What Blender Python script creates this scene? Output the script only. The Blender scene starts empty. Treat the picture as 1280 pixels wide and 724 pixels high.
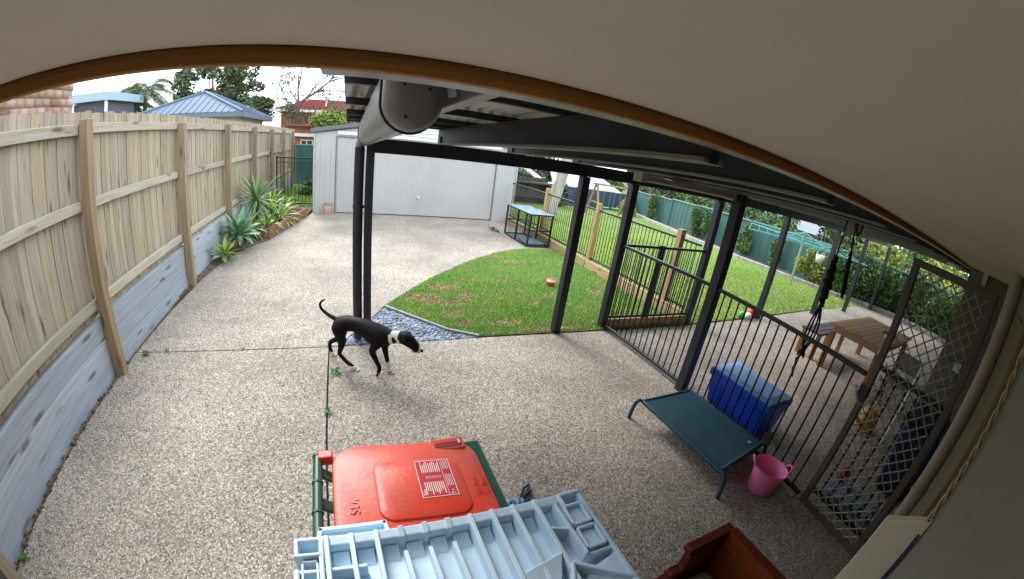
import bpy, bmesh, math, random
import numpy as np
from mathutils import Vector, Matrix
R = math.radians
S = bpy.context.scene
COL = S.collection
RNG = random.Random(7)

# ---------------------------------------------------------------- camera (wide fisheye security camera under the eave)
cd = bpy.data.cameras.new('camera'); cam = bpy.data.objects.new('camera', cd); COL.objects.link(cam)
cd.type = 'PANO'; cd.panorama_type = 'FISHEYE_LENS_POLYNOMIAL'
cd.sensor_fit = 'HORIZONTAL'; cd.sensor_width = 36; cd.sensor_height = 36*579/1024; cd.fisheye_fov = R(200)
cd.fisheye_polynomial_k0 = 0
cd.fisheye_polynomial_k1, cd.fisheye_polynomial_k2, cd.fisheye_polynomial_k3, cd.fisheye_polynomial_k4 = (-0.0743826, 0.00053280782, 1.4937737e-05, -1.1818664e-06)
cd.shift_x = 0.0110366; cd.shift_y = 0.0324372
cd.clip_start = 0.01; cd.clip_end = 3000
RM = [[0.9267221, 0.0237416, -0.3749966], [-0.3533371, 0.3945691, -0.8482146], [0.1278242, 0.9185595, 0.3740447]]
cam.matrix_world = Matrix([RM[0]+[0], RM[1]+[0], RM[2]+[2.1], [0, 0, 0, 1]])
S.camera = cam

# ---------------------------------------------------------------- sky, sun, exposure
SUN_EL, SUN_AZ = R(40), R(-14)        # azimuth from +Y towards +X
W = bpy.data.worlds.new('World'); S.world = W; W.use_nodes = True
nt = W.node_tree; bg = nt.nodes['Background']; bg.inputs[1].default_value = 0.1
sky = nt.nodes.new('ShaderNodeTexSky'); sky.sky_type = 'NISHITA'; sky.sun_disc = False
sky.sun_elevation = SUN_EL; sky.sun_rotation = SUN_AZ
tc = nt.nodes.new('ShaderNodeTexCoord'); nz = nt.nodes.new('ShaderNodeTexNoise')
nz.inputs['Scale'].default_value = 3.2; nz.inputs['Detail'].default_value = 6; nz.inputs['Roughness'].default_value = 0.55
rp = nt.nodes.new('ShaderNodeValToRGB'); rp.color_ramp.elements[0].position = 0.36; rp.color_ramp.elements[0].color = (.62, .62, .62, 1)
rp.color_ramp.elements[1].position = 0.56; rp.color_ramp.elements[1].color = (1, 1, 1, 1)
mx = nt.nodes.new('ShaderNodeMixRGB'); mx.inputs[2].default_value = (9.9, 10.6, 11.7, 1)
nt.links.new(tc.outputs['Generated'], nz.inputs['Vector']); nt.links.new(nz.outputs['Fac'], rp.inputs[0])
nt.links.new(rp.outputs[0], mx.inputs[0]); nt.links.new(sky.outputs[0], mx.inputs[1]); nt.links.new(mx.outputs[0], bg.inputs[0])
sl = bpy.data.lights.new('sun', 'SUN'); sun = bpy.data.objects.new('sun', sl); COL.objects.link(sun)
sl.energy = 1.45; sl.angle = R(22); sl.color = (1, .97, .93)
sd = Vector((math.cos(SUN_EL)*math.sin(SUN_AZ), math.cos(SUN_EL)*math.cos(SUN_AZ), math.sin(SUN_EL)))
sun.rotation_euler = sd.to_track_quat('Z', 'Y').to_euler()
S.view_settings.view_transform = 'Standard'; S.view_settings.look = 'None'
S.view_settings.gamma = 1; S.view_settings.use_curve_mapping = False
S.view_settings.exposure = 1.4
try:
    S.cycles.max_bounces = 8; S.cycles.diffuse_bounces = 5; S.cycles.use_denoising = True
except Exception: pass

# ---------------------------------------------------------------- helpers
def wloc(o):
    v = Vector((0, 0, 0))
    while o is not None: v = v + o.location; o = o.parent
    return v
class MB:
    """collects boxes, tubes and sheets in world coordinates; build() links them as ONE mesh object"""
    def __init__(s): s.v = []; s.f = []; s.m = []; s.mi = 0
    def add(s, vs, fs):
        b = len(s.v); s.v += [tuple(p) for p in vs]; s.f += [tuple(b+i for i in f) for f in fs]; s.m += [s.mi]*len(fs); return s
    def box(s, x0, x1, y0, y1, z0, z1):
        return s.add([(x0,y0,z0),(x1,y0,z0),(x1,y1,z0),(x0,y1,z0),(x0,y0,z1),(x1,y0,z1),(x1,y1,z1),(x0,y1,z1)],
                     [(3,2,1,0),(4,5,6,7),(0,1,5,4),(1,2,6,5),(2,3,7,6),(3,0,4,7)])
    def bar(s, p, q, w, h, up=(0,0,1)):
        p, q = Vector(p), Vector(q); d = (q-p).normalized(); u = Vector(up)
        if abs(d.dot(u)) > .99: u = Vector((0, 1, 0))
        a = d.cross(u).normalized(); b = a.cross(d).normalized(); vs = []
        for c in (p, q):
            for i, j in ((-1,-1),(1,-1),(1,1),(-1,1)): vs.append(c+a*(i*w/2)+b*(j*h/2))
        return s.add(vs, [(0,1,2,3),(7,6,5,4),(0,4,5,1),(1,5,6,2),(2,6,7,3),(3,7,4,0)])
    def tube(s, pts, r, n=8, cap=True):
        pts = [Vector(p) for p in pts]; rs = r if isinstance(r, (list, tuple)) else [r]*len(pts)
        vs = []; fs = []; pa = None
        for i, p in enumerate(pts):
            d = (pts[min(i+1, len(pts)-1)]-pts[max(i-1, 0)]).normalized()
            if pa is None:
                u = Vector((0, 0, 1)) if abs(d.z) < .9 else Vector((0, 1, 0)); a = d.cross(u).normalized()
            else: a = (pa-d*pa.dot(d)).normalized()
            pa = a; b = d.cross(a)
            for k in range(n): t = 2*math.pi*k/n; vs.append(p+(a*math.cos(t)+b*math.sin(t))*rs[i])
        for i in range(len(pts)-1):
            for k in range(n): fs.append((i*n+k, i*n+(k+1)%n, (i+1)*n+(k+1)%n, (i+1)*n+k))
        if cap:
            fs.append(tuple(range(n))[::-1]); fs.append(tuple((len(pts)-1)*n+k for k in range(n)))
        return s.add(vs, fs)
    def lathe(s, c, prof, n=24):
        vs = []; fs = []
        for r, z in prof:
            for k in range(n): t = 2*math.pi*k/n; vs.append((c[0]+r*math.cos(t), c[1]+r*math.sin(t), c[2]+z))
        for i in range(len(prof)-1):
            for k in range(n): fs.append((i*n+k, i*n+(k+1)%n, (i+1)*n+(k+1)%n, (i+1)*n+k))
        return s.add(vs, fs)
    def prism(s, poly, z0, z1):
        n = len(poly); vs = [(x, y, z0) for x, y in poly]+[(x, y, z1) for x, y in poly]
        return s.add(vs, [tuple(range(n))[::-1], tuple(range(n, 2*n))]+[(i, (i+1)%n, n+(i+1)%n, n+i) for i in range(n)])
    def extr(s, prof, a, b):
        """profile of 3-D points swept from offset a to offset b"""
        n = len(prof); a, b = Vector(a), Vector(b)
        vs = [Vector(p)+a for p in prof]+[Vector(p)+b for p in prof]
        return s.add(vs, [tuple(range(n))[::-1], tuple(range(n, 2*n))]+[(i, (i+1)%n, n+(i+1)%n, n+i) for i in range(n)])
    def mesh(s, name, mat, off=(0,0,0), smooth=False, fix=True):
        me = bpy.data.meshes.new(name); o = Vector(off)
        me.from_pydata([tuple(Vector(p)-o) for p in s.v], [], s.f)
        for m in (mat if isinstance(mat, (list, tuple)) else [mat]): me.materials.append(m)
        if isinstance(mat, (list, tuple)): me.polygons.foreach_set('material_index', s.m)
        if fix:
            bm = bmesh.new(); bm.from_mesh(me); bmesh.ops.recalc_face_normals(bm, faces=bm.faces); bm.to_mesh(me); bm.free()
        if smooth: me.polygons.foreach_set('use_smooth', [True]*len(me.polygons))
        return me
    def build(s, name, mat, parent=None, smooth=False, bevel=0, seg=2, loc=None, fix=True, auto=None):
        off = wloc(parent) if parent is not None else Vector((0, 0, 0))
        if loc is not None: off = Vector(loc)
        me = s.mesh(name, mat, off, smooth, fix)
        if bevel:
            bm = bmesh.new(); bm.from_mesh(me)
            es = [e for e in bm.edges if len(e.link_faces) == 2 and e.calc_face_angle(0) > .5]
            bmesh.ops.bevel(bm, geom=es, offset=bevel, segments=seg, affect='EDGES', profile=.5, clamp_overlap=True)
            bm.to_mesh(me); bm.free()
        if auto is not None:
            me.polygons.foreach_set('use_smooth', [True]*len(me.polygons)); me.set_sharp_from_angle(angle=auto)
        o = bpy.data.objects.new(name, me); COL.objects.link(o); o.parent = parent
        if loc is not None: o.location = Vector(loc)-(wloc(parent) if parent is not None else Vector((0, 0, 0)))
        return o
def place(name, me, parent, loc, rot=(0,0,0), sc=None):
    """one more piece sharing mesh data; loc in world coordinates"""
    o = bpy.data.objects.new(name, me); COL.objects.link(o); o.parent = parent
    o.location = Vector(loc)-(wloc(parent) if parent is not None else Vector((0, 0, 0))); o.rotation_euler = rot
    if sc is not None: o.scale = sc
    return o
def tag(o, label=None, cat=None, group=None, kind=None):
    if label: o['label'] = label
    if cat: o['category'] = cat
    if group: o['group'] = group
    if kind: o['kind'] = kind
    return o
def thing(name, label, cat, loc=(0,0,0), group=None):
    o = bpy.data.objects.new(name, None); o.empty_display_size = .1; COL.objects.link(o); o.location = loc
    return tag(o, label, cat, group)
def copy_tree(o, parent=None):
    c = o.copy(); COL.objects.link(c); c.parent = parent
    for ch in list(o.children): copy_tree(ch, c)
    return c

# ---------------------------------------------------------------- materials
def mat(name, c, rough=.6, metal=0, var=.0, vscale=8, c2=None, bump=0, bscale=60, stretch=(1,1,1), rand=0, island=0, detail=5, spec=.5, world=False, lo=.35, hi=.65, trans=0):
    """principled; c..c2 mixed by noise, optional bump, per-object (rand) or per-island brightness change"""
    m = bpy.data.materials.new(name); m.use_nodes = True; n = m.node_tree; N = n.nodes; L = n.links
    b = N['Principled BSDF']; b.inputs['Roughness'].default_value = rough; b.inputs['Metallic'].default_value = metal
    b.inputs['Specular IOR Level'].default_value = spec
    c = tuple(c)+(1,); b.inputs['Base Color'].default_value = c
    if c2 is None and var: c2 = tuple(min(1, x*(1-var)) for x in c[:3])
    src = None
    if world:
        g = N.new('ShaderNodeNewGeometry'); vec = g.outputs['Position']
    else:
        t = N.new('ShaderNodeTexCoord'); vec = t.outputs['Object']
    if rand:
        oi = N.new('ShaderNodeObjectInfo'); ad = N.new('ShaderNodeVectorMath'); ad.operation = 'ADD'
        cm = N.new('ShaderNodeMath'); cm.operation = 'MULTIPLY'; cm.inputs[1].default_value = 37
        L.new(oi.outputs['Random'], cm.inputs[0]); L.new(vec, ad.inputs[0]); L.new(cm.outputs[0], ad.inputs[1]); vec = ad.outputs[0]
    mp = N.new('ShaderNodeMapping'); mp.inputs['Scale'].default_value = stretch; L.new(vec, mp.inputs[0])
    if c2 is not None:
        nz = N.new('ShaderNodeTexNoise'); nz.inputs['Scale'].default_value = vscale; nz.inputs['Detail'].default_value = detail
        L.new(mp.outputs[0], nz.inputs['Vector'])
        r = N.new('ShaderNodeValToRGB'); r.color_ramp.elements[0].position = lo; r.color_ramp.elements[1].position = hi
        r.color_ramp.elements[0].color = c; r.color_ramp.elements[1].color = tuple(c2)+(1,)
        L.new(nz.outputs['Fac'], r.inputs[0]); src = r.outputs[0]
    if rand or island:
        if rand:
            v = oi.outputs['Random']; amt = rand
        else:
            gi = N.new('ShaderNodeNewGeometry'); v = gi.outputs['Random Per Island']; amt = island
        mr = N.new('ShaderNodeMapRange'); mr.inputs['To Min'].default_value = 1-amt; mr.inputs['To Max'].default_value = 1+amt
        L.new(v, mr.inputs['Value'])
        hs = N.new('ShaderNodeHueSaturation'); L.new(mr.outputs[0], hs.inputs['Value'])
        m2 = N.new('ShaderNodeMath'); m2.operation = 'MULTIPLY'; m2.inputs[1].default_value = 7.31; m3 = N.new('ShaderNodeMath'); m3.operation = 'FRACT'
        L.new(v, m2.inputs[0]); L.new(m2.outputs[0], m3.inputs[0])
        m4 = N.new('ShaderNodeMapRange'); m4.inputs['To Min'].default_value = 1-amt*.9; m4.inputs['To Max'].default_value = 1+amt*.9
        L.new(m3.outputs[0], m4.inputs['Value']); L.new(m4.outputs[0], hs.inputs['Saturation'])
        if src is not None: L.new(src, hs.inputs['Color'])
        else: hs.inputs['Color'].default_value = c
        src = hs.outputs[0]
    if src is not None: L.new(src, b.inputs['Base Color'])
    if bump:
        nb = N.new('ShaderNodeTexNoise'); nb.inputs['Scale'].default_value = bscale; nb.inputs['Detail'].default_value = 4
        L.new(mp.outputs[0], nb.inputs['Vector']); bp = N.new('ShaderNodeBump'); bp.inputs['Strength'].default_value = bump; bp.inputs['Distance'].default_value = .01
        L.new(nb.outputs['Fac'], bp.inputs['Height']); L.new(bp.outputs[0], b.inputs['Normal'])
    if trans:
        b.inputs['Transmission Weight'].default_value = trans
    return m
def wood(name, c, c2, axis='z', rand=.18, knots=True, rough=.8):
    st = {'x': (1.2, 22, 22), 'y': (22, 1.2, 22), 'z': (22, 22, 1.2)}[axis]
    m = mat(name, c, rough, c2=c2, vscale=1.6, stretch=st, bump=.5, bscale=3, rand=rand, lo=.3, hi=.7, detail=8, spec=.2)
    if knots:
        N = m.node_tree.nodes; L = m.node_tree.links; b = N['Principled BSDF']
        prev = b.inputs['Base Color'].links[0].from_socket
        mp = [x for x in N if x.type == 'MAPPING'][0]
        m2 = N.new('ShaderNodeMapping'); m2.inputs['Scale'].default_value = {'x': (2.2, 9, 9), 'y': (9, 2.2, 9), 'z': (9, 9, 2.2)}[axis]
        L.new(mp.inputs[0].links[0].from_socket, m2.inputs[0])
        vo = N.new('ShaderNodeTexVoronoi'); vo.inputs['Scale'].default_value = .9; L.new(m2.outputs[0], vo.inputs['Vector'])
        r = N.new('ShaderNodeValToRGB'); r.color_ramp.elements[0].position = .09; r.color_ramp.elements[1].position = .24
        r.color_ramp.elements[0].color = (.3, .22, .15, 1); r.color_ramp.elements[1].color = (1, 1, 1, 1)
        L.new(vo.outputs['Distance'], r.inputs[0])
        mu = N.new('ShaderNodeMixRGB'); mu.blend_type = 'MULTIPLY'; mu.inputs[0].default_value = .8
        L.new(prev, mu.inputs[1]); L.new(r.outputs[0], mu.inputs[2]); L.new(mu.outputs[0], b.inputs['Base Color'])
    return m
def aggregate(name, tones, grout, scale=62, stain=.25, tint=(1,1,1)):
    """exposed aggregate concrete: pebbles of several tones set in cement, with broad stains"""
    m = bpy.data.materials.new(name); m.use_nodes = True; n = m.node_tree; N = n.nodes; L = n.links; b = N['Principled BSDF']
    g = N.new('ShaderNodeNewGeometry'); 
    dn = N.new('ShaderNodeTexNoise'); dn.inputs['Scale'].default_value = 40
    L.new(g.outputs['Position'], dn.inputs['Vector'])
    md = N.new('ShaderNodeMixRGB'); md.blend_type = 'LINEAR_LIGHT'; md.inputs[0].default_value = .006
    L.new(g.outputs['Position'], md.inputs[1]); L.new(dn.outputs['Color'], md.inputs[2])
    v = N.new('ShaderNodeTexVoronoi'); v.inputs['Scale'].default_value = scale; L.new(md.outputs[0], v.inputs['Vector'])
    ve = N.new('ShaderNodeTexVoronoi'); ve.feature = 'DISTANCE_TO_EDGE'; ve.inputs['Scale'].default_value = scale; L.new(md.outputs[0], ve.inputs['Vector'])
    sp = N.new('ShaderNodeSeparateColor'); L.new(v.outputs['Color'], sp.inputs[0])
    r = N.new('ShaderNodeValToRGB'); r.color_ramp.interpolation = 'CONSTANT'
    els = r.color_ramp.elements
    while len(els) < len(tones): els.new(.5)
    for i, (p, c) in enumerate(tones): els[i].position = p; els[i].color = tuple(c)+(1,)
    L.new(sp.outputs[0], r.inputs[0])
    e = N.new('ShaderNodeMapRange'); e.inputs['From Max'].default_value = .12; L.new(ve.outputs['Distance'], e.inputs['Value'])
    mg = N.new('ShaderNodeMixRGB'); mg.inputs[1].default_value = tuple(grout)+(1,); L.new(e.outputs[0], mg.inputs[0]); L.new(r.outputs[0], mg.inputs[2])
    st = N.new('ShaderNodeTexNoise'); st.inputs['Scale'].default_value = .9; st.inputs['Detail'].default_value = 7; st.inputs['Roughness'].default_value = .62
    L.new(g.outputs['Position'], st.inputs['Vector'])
    sr = N.new('ShaderNodeMapRange'); sr.inputs['From Min'].default_value = .3; sr.inputs['From Max'].default_value = .7
    sr.inputs['To Min'].default_value = 1-stain; sr.inputs['To Max'].default_value = 1+stain*.4; L.new(st.outputs['Fac'], sr.inputs['Value'])
    mu = N.new('ShaderNodeVectorMath'); mu.operation = 'SCALE'; L.new(mg.outputs[0], mu.inputs[0]); L.new(sr.outputs[0], mu.inputs['Scale'])
    L.new(mu.outputs[0], b.inputs['Base Color']); b.inputs['Roughness'].default_value = .75; b.inputs['Specular IOR Level'].default_value = .3
    bp = N.new('ShaderNodeBump'); bp.inputs['Strength'].default_value = .6; bp.inputs['Distance'].default_value = .004
    L.new(e.outputs[0], bp.inputs['Height']); L.new(bp.outputs[0], b.inputs['Normal'])
    return m
M = {}
M['agg'] = aggregate('exposed_aggregate', [(0, (.56,.505,.43)), (.2, (.41,.345,.27)), (.38, (.25,.215,.175)), (.54, (.47,.41,.335)), (.68, (.71,.67,.61)), (.82, (.31,.245,.185)), (.93, (.11,.10,.09))], (.26,.228,.19), 90, .34)
M['steel'] = mat('charcoal_steel', (.034,.035,.046), .42, var=.3, vscale=5, spec=.4)
M['black'] = mat('black_powder_coat', (.012,.012,.014), .45)
M['gutter'] = mat('grey_gutter_paint', (.21,.205,.20), .35, var=.12, vscale=6)
M['paling'] = wood('weathered_paling', (.47,.41,.30), (.34,.285,.20), 'z', .14)
M['railw'] = wood('weathered_rail', (.50,.46,.37), (.37,.33,.25), 'y', .12)
M['postw'] = wood('treated_post', (.38,.30,.19), (.27,.21,.13), 'z', .2)
M['sleeper'] = wood('grey_sleeper', (.43,.48,.53), (.33,.36,.39), 'y', .14)
M['pine'] = wood('yellow_pine', (.50,.38,.19), (.38,.27,.12), 'z', .12)
M['pinex'] = wood('pine_sleeper', (.52,.40,.24), (.40,.30,.17), 'y', .12)
M['fascia'] = wood('stained_fascia', (.42,.17,.032), (.32,.125,.024), 'x', 0, knots=False, rough=.6)
M['soffit'] = mat('cream_soffit', (.64,.56,.43), .85, var=.08, vscale=2.5)
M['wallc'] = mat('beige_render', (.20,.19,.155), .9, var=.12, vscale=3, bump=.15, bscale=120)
M['jamb'] = wood('brown_jamb', (.20,.155,.10), (.14,.105,.07), 'z', 0, knots=False)
M['pvc'] = mat('beige_pipe', (.33,.285,.22), .45, var=.1, vscale=4)
M['shed'] = mat('pale_grey_steel', (.525,.525,.51), .45, var=.08, vscale=1.2)
M['shedtrim'] = mat('slate_trim', (.16,.18,.21), .4)
M['sheet'] = mat('cream_roof_sheet', (.50,.485,.44), .5, var=.12, vscale=2)
_m = M['sheet']; _n = _m.node_tree; _t = _n.nodes.new('ShaderNodeBsdfTranslucent'); _t.inputs[0].default_value = (.80,.78,.72,1)
_x = _n.nodes.new('ShaderNodeMixShader'); _x.inputs[0].default_value = .07; _o = _n.nodes['Material Output']
_n.links.new(_n.nodes['Principled BSDF'].outputs[0], _x.inputs[1]); _n.links.new(_t.outputs[0], _x.inputs[2]); _n.links.new(_x.outputs[0], _o.inputs[0])
M['white'] = mat('white_paint', (.78,.78,.76), .45)
M['dirt'] = mat('bark_mulch', (.10,.07,.05), .95, c2=(.20,.15,.11), vscale=30, bump=1, bscale=60, world=True)
M['soil'] = mat('lawn_soil', (.15,.14,.06), .95, c2=(.11,.17,.04), vscale=6, bump=.8, bscale=80, world=True)
# ================================================================ the setting
g = MB(); g.add([(-900,-900,-2.6),(900,-900,-2.6),(900,1500,-2.6),(-900,1500,-2.6)], [(0,1,2,3)])
M['ground'] = mat('dry_grass_ground', (.07,.10,.03), .95, c2=(.12,.11,.06), vscale=.3, world=True)
tag(g.build('ground', M['ground'], fix=False), kind='structure')
# subgrade under the whole yard (dark soil seen in the gaps)
g = MB(); g.prism([(-2.9,-1.5),(16,-1.5),(16,18.6),(-2.9,18.6)], -2.65, -.06)
tag(g.build('yard_soil', M['dirt']), kind='structure')

drive = tag(thing('driveway', None, None), kind='structure')
J = .007
slabs = [
 # far driveway up to the shed
 [(-2.31,3.87+J),(-.10,3.87+J),(.10,4.25),(.36,4.70),(.48,4.95),(.76,5.33),(1.04,5.70),(1.38,6.13),(1.75,6.53),(2.18,6.99),(2.65,7.43),(3.15,7.84),(3.7,8.16),(4.07,8.28),(4.5,8.30),(5.0,8.2),(6.2,8.6),(6.2,11.9),(-.95,11.9),(-1.04,11.3),(-1.6,8.55),(-1.99,7.8),(-2.16,6.9),(-2.24,6.2),(-2.29,5.0)],
 # near slab beside the fence
 [(-2.31,-1.2),(-.20-J,-1.2),(-.20-J,3.87-J),(-2.31,3.87-J)],
 # near slab in front of the house, running under the patio roof
 [(-.20+J,-1.2),(15.0,-1.2),(15.0,4.3),(9.7,4.16),(7.1,4.0),(5.1,3.9),(3.3,3.90),(1.5,3.90),(-.06,3.87-J),(-.20+J,3.87-J)],
]
for s in slabs:
    b = MB(); b.prism(s, -.12, 0); b.build('concrete_slab', M['agg'], drive, bevel=.004, seg=1)

LAWN = [(.50,4.95),(.76,5.31),(1.04,5.68),(1.38,6.11),(1.75,6.51),(2.18,6.97),(2.65,7.41),(3.15,7.82),(3.7,8.14),(4.07,8.26),(4.86,8.26),(4.86,3.92),(1.52,3.93),(1.17,4.14),(.84,4.52)]
b = MB(); b.prism(LAWN, -.1, .004); tag(b.build('front_lawn', M['soil']), kind='structure')
BACK = [(5.0,3.95),(7.1,4.05),(9.7,4.2),(14.0,4.25),(13.3,4.9),(12.75,6.5),(12.55,8.5),(12.8,11),(14.4,16.6),(14.6,17.6),(5.4,17.6),(5.3,9.6),(5.0,8)]
M['lawnfar'] = mat('back_lawn_base', (.20,.25,.045), .95, c2=(.13,.20,.03), vscale=.8, world=True, bump=.8, bscale=50)
b = MB(); b.prism(BACK, -.1, .002); tag(b.build('back_lawn', M['lawnfar']), kind='structure')
PEB = [(-.06,3.885),(.12,4.24),(.38,4.69),(.47,4.86),(.82,4.48),(1.15,4.10),(1.48,3.91)]
M['pebbase'] = mat('pebble_bed_base', (.05,.055,.065), .9, var=.4, vscale=40)
b = MB(); b.prism(PEB, -.1, -.03); tag(b.build('pebble_bed', M['pebbase']), kind='structure')
b = MB()
M['edging'] = mat('lawn_edging', (.33,.33,.31), .8, var=.25, vscale=12)
EDG = [(.49,4.90),(.84,4.50),(1.17,4.12),(1.50,3.92)]
for p, q in zip(EDG, EDG[1:]): b.bar((p[0],p[1],.005),(q[0],q[1],.005),.035,.05)
tag(b.build('pebble_edging', M['edging'], bevel=.004, seg=1), 'thin grey edging strip between blue pebbles and front lawn', 'edging')
# planted strip along the fence and shed corner
b = MB(); b.prism([(-2.38,5.2),(-2.23,6.2),(-2.17,6.9),(-2.01,7.8),(-1.65,8.5),(-1.1,11.25),(-.98,12.8),(-2.38,12.8)], -.12, .015)
tag(b.build('garden_soil', M['dirt']), kind='structure')
b = MB(); b.prism([(-2.38,12.6),(-.9,12.6),(-.9,19),(-2.38,19)], -.12, .0); tag(b.build('side_lawn', M['lawnfar']), kind='structure')
# raised bed behind the kerb of the back lawn
b = MB(); b.prism([(14.1,4.25),(13.4,4.95),(12.87,6.5),(12.67,8.5),(12.92,11),(14.5,16.6),(15.9,18.0),(15.9,-1.2),(14.75,-1.2),(14.75,3)], -.1, .06)
tag(b.build('bed_soil', M['dirt']), kind='structure')
M['kerb'] = mat('pale_kerb', (.44,.43,.40), .85, var=.3, vscale=6)
kerb = thing('garden_kerb', 'pale concrete kerb curving between back lawn and hedge bed', 'kerb')
KP = [(14.68,-1.2),(14.68,1.6),(14.6,3.2),(14.05,4.3),(13.35,4.95),(12.82,6.5),(12.62,8.5),(12.87,11),(14.45,16.6)]
for p, q in zip(KP, KP[1:]):
    d = Vector((q[0]-p[0], q[1]-p[1], 0)); n = max(1, round(d.length/.9))
    for i in range(n):
        a = Vector((p[0],p[1],.03))+d*(i/n+.012/max(d.length,.1)); c = Vector((p[0],p[1],.03))+d*((i+1)/n)
        x = MB(); x.bar(a, c, .13, .2); x.build('kerb_block', M['kerb'], kerb, bevel=.012, seg=1)

# ================================================================ house
house = thing('house', 'beige rendered house wall with cream eave soffit and stained fascia above', 'house')
b = MB(); b.box(-8,6.0,-.22,-.10,-.1,2.6); b.build('wall', M['wallc'], house)
b = MB(); b.box(6.0,14,-.22,.56,-.1,2.24); b.build('wall', M['wallc'], house)
b = MB(); b.box(-8,6.0,-.0995,.588,2.222,2.24); b.build('soffit', M['soffit'], house)
b = MB(); b.box(-8,16,.600,.624,2.197,2.40); b.build('fascia', M['fascia'], house, bevel=.002, seg=1)
b = MB(); b.box(-8,16,.586,.6005,2.2225,2.245); b.build('gap_shade_strip', M['black'], house)  # solid black strip stands in for the shade between soffit and fascia
# quad gutter behind the fascia
pr = [(0,.626,2.203),(0,.72,2.203),(0,.745,2.225),(0,.745,2.30),(0,.735,2.30),(0,.735,2.229),(0,.716,2.213),(0,.626,2.213)]
b = MB(); b.extr(pr, (-.05,0,0), (16,0,0)); b.build('eave_gutter', M['gutter'], house)
M['tile'] = mat('roof_tile', (.18,.08,.05), .8, var=.3, vscale=4)
b = MB(); b.extr([(0,.75,2.42),(0,.75,2.46),(0,-4,4.2),(0,-4,4.16)], (-8.3,0,0), (16,0,0)); b.build('roof', M['tile'], house)
for x in (-8, 14):
    b = MB(); b.box(x,x+.1,-4,-.225,-.1,2.6); b.build('end_wall', M['wallc'], house)
# downpipe, brown jamb, timber bracket
b = MB(); b.tube([(2.60,-.047,.02),(2.60,-.047,2.221)], .044, 16); dp = b.build('downpipe', M['pvc'], house, auto=R(40))
for z in (.95, 1.9):
    b = MB(); b.box(2.545,2.655,-.0985,-.090,z,z+.03); b.tube([(2.60,-.047,z),(2.60,-.047,z+.03)], .049, 16); b.build('pipe_bracket', M['pvc'], dp)
b = MB(); b.box(1.12,1.20,-.0985,-.070,-.05,2.221); b.build('door_jamb', M['jamb'], house, bevel=.004)
b = MB(); b.box(1.2035,2.30,-.0985,-.088,-.05,2.05); b.build('door_panel', M['jamb'], house, bevel=.003)
b = MB(); b.box(5.93,5.998,.30,.36,2.08,2.221); b.build('soffit_bracket', M['soffit'], house, bevel=.004)
# twisted cord hanging at the jamb
b = MB()
for ph in (0, math.pi):
    pts = [(1.06+.0045*math.cos(t*.9+ph), -.088+.0045*math.sin(t*.9+ph), 2.2-t*.0125) for t in range(120)]
    b.tube(pts, .0042, 6)
M['cord'] = mat('tan_cord', (.42,.34,.20), .85, var=.3, vscale=80)
tag(b.build('twisted_cord', M['cord'], smooth=True), 'twisted tan cord hanging down the beige house wall', 'cord')
# cream flap jutting from the wall
fl = thing('wall_cabinet', 'cream cabinet with sloped top jutting from the house wall', 'cabinet', (1.06,-.05,0))
b = MB(); b.extr([(1.04,.009,.9),(1.04,-.098,.9),(1.04,-.098,1.61),(1.04,.009,1.535)], (0,0,0), (.035,0,0)); b.build('side_panel', M['soffit'], fl, bevel=.003)
M['navy'] = mat('navy_rubber', (.02,.025,.09), .5)
b = MB(); b.bar((1.03,-.094,1.3),(1.045,-.090,1.606),.006,.009); b.build('edge_seal', M['navy'], fl)

# ================================================================ patio roof
patio = thing('patio_roof', 'open patio roof of charcoal steel posts, rafters and corrugated sheets', 'patio roof', (3.3,3.98,0))
SL = .0165
M['lit_edge_strip'] = mat('lit_edge_grey', (.20,.195,.185), .4)  # added paler strips stand in for light catching the rafters' lower edges
def rz(y): return 2.33-SL*y            # top of rafters
posts = [(.208,3.98,.078,2.12),(2.57,3.95,.10,1.985),(3.345,4.0,.10,1.985),(5.03,3.98,.10,1.985),(7.12,4.0,.10,1.985),(9.6,4.0,.10,1.985),(11.6,3.98,.10,1.985),(13.95,3.98,.10,1.985),(3.345,2.42,.10,2.13)]
for x, y, w, h in posts:
    b = MB(); b.box(x-w/2,x+w/2,y-w/2,y+w/2,.006,h); p = b.build('post', M['steel'], patio, bevel=.004)
    c = MB(); c.box(x-.06,x+.06,y-.06,y+.06,.0,.006); c.build('base_plate', M['steel'], p)
b = MB(); b.box(.176,14.1,3.955,4.005,1.986,2.122); b.build('beam', M['steel'], patio, bevel=.004)
xs = [.30,.895,1.66,2.48,3.30,4.12,4.94,5.76,6.58,7.4,8.22,9.04,9.86,10.68,11.5,12.32,13.14,13.96]
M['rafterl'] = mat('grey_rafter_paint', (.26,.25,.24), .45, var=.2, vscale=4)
for i, x in enumerate(xs):
    b = MB(); y0, y1 = .76, 4.12; d = .147 if i else .09
    b.extr([(x-.02,y0,rz(y0)),(x-.02,y0,rz(y0)-d),(x-.02,y1,rz(y1)-d),(x-.02,y1,rz(y1))], (0,0,0), (.04,0,0))
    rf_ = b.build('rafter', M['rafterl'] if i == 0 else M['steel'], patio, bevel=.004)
    if i:
        c = MB(); c.extr([(x+.0205,y0,rz(y0)-d),(x+.0205,y0,rz(y0)-d+.012),(x+.0205,y1,rz(y1)-d+.012),(x+.0205,y1,rz(y1)-d)], (0,0,0), (.022,0,0)); c.extr([(x-.0425,y0,rz(y0)-d),(x-.0425,y0,rz(y0)-d+.012),(x-.0425,y1-.2,rz(y1-.2)-d+.012),(x-.0425,y1-.2,rz(y1-.2)-d)], (0,0,0), (.022,0,0)); tag(c.build('lit_edge_strip', M['lit_edge_strip'], rf_), kind='stuff')
    if i:
        c = MB(); c.box(x-.035,x-.0205,3.945,3.9545,2.06,2.20); c.build('rafter_bracket', M['black'], patio)
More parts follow.
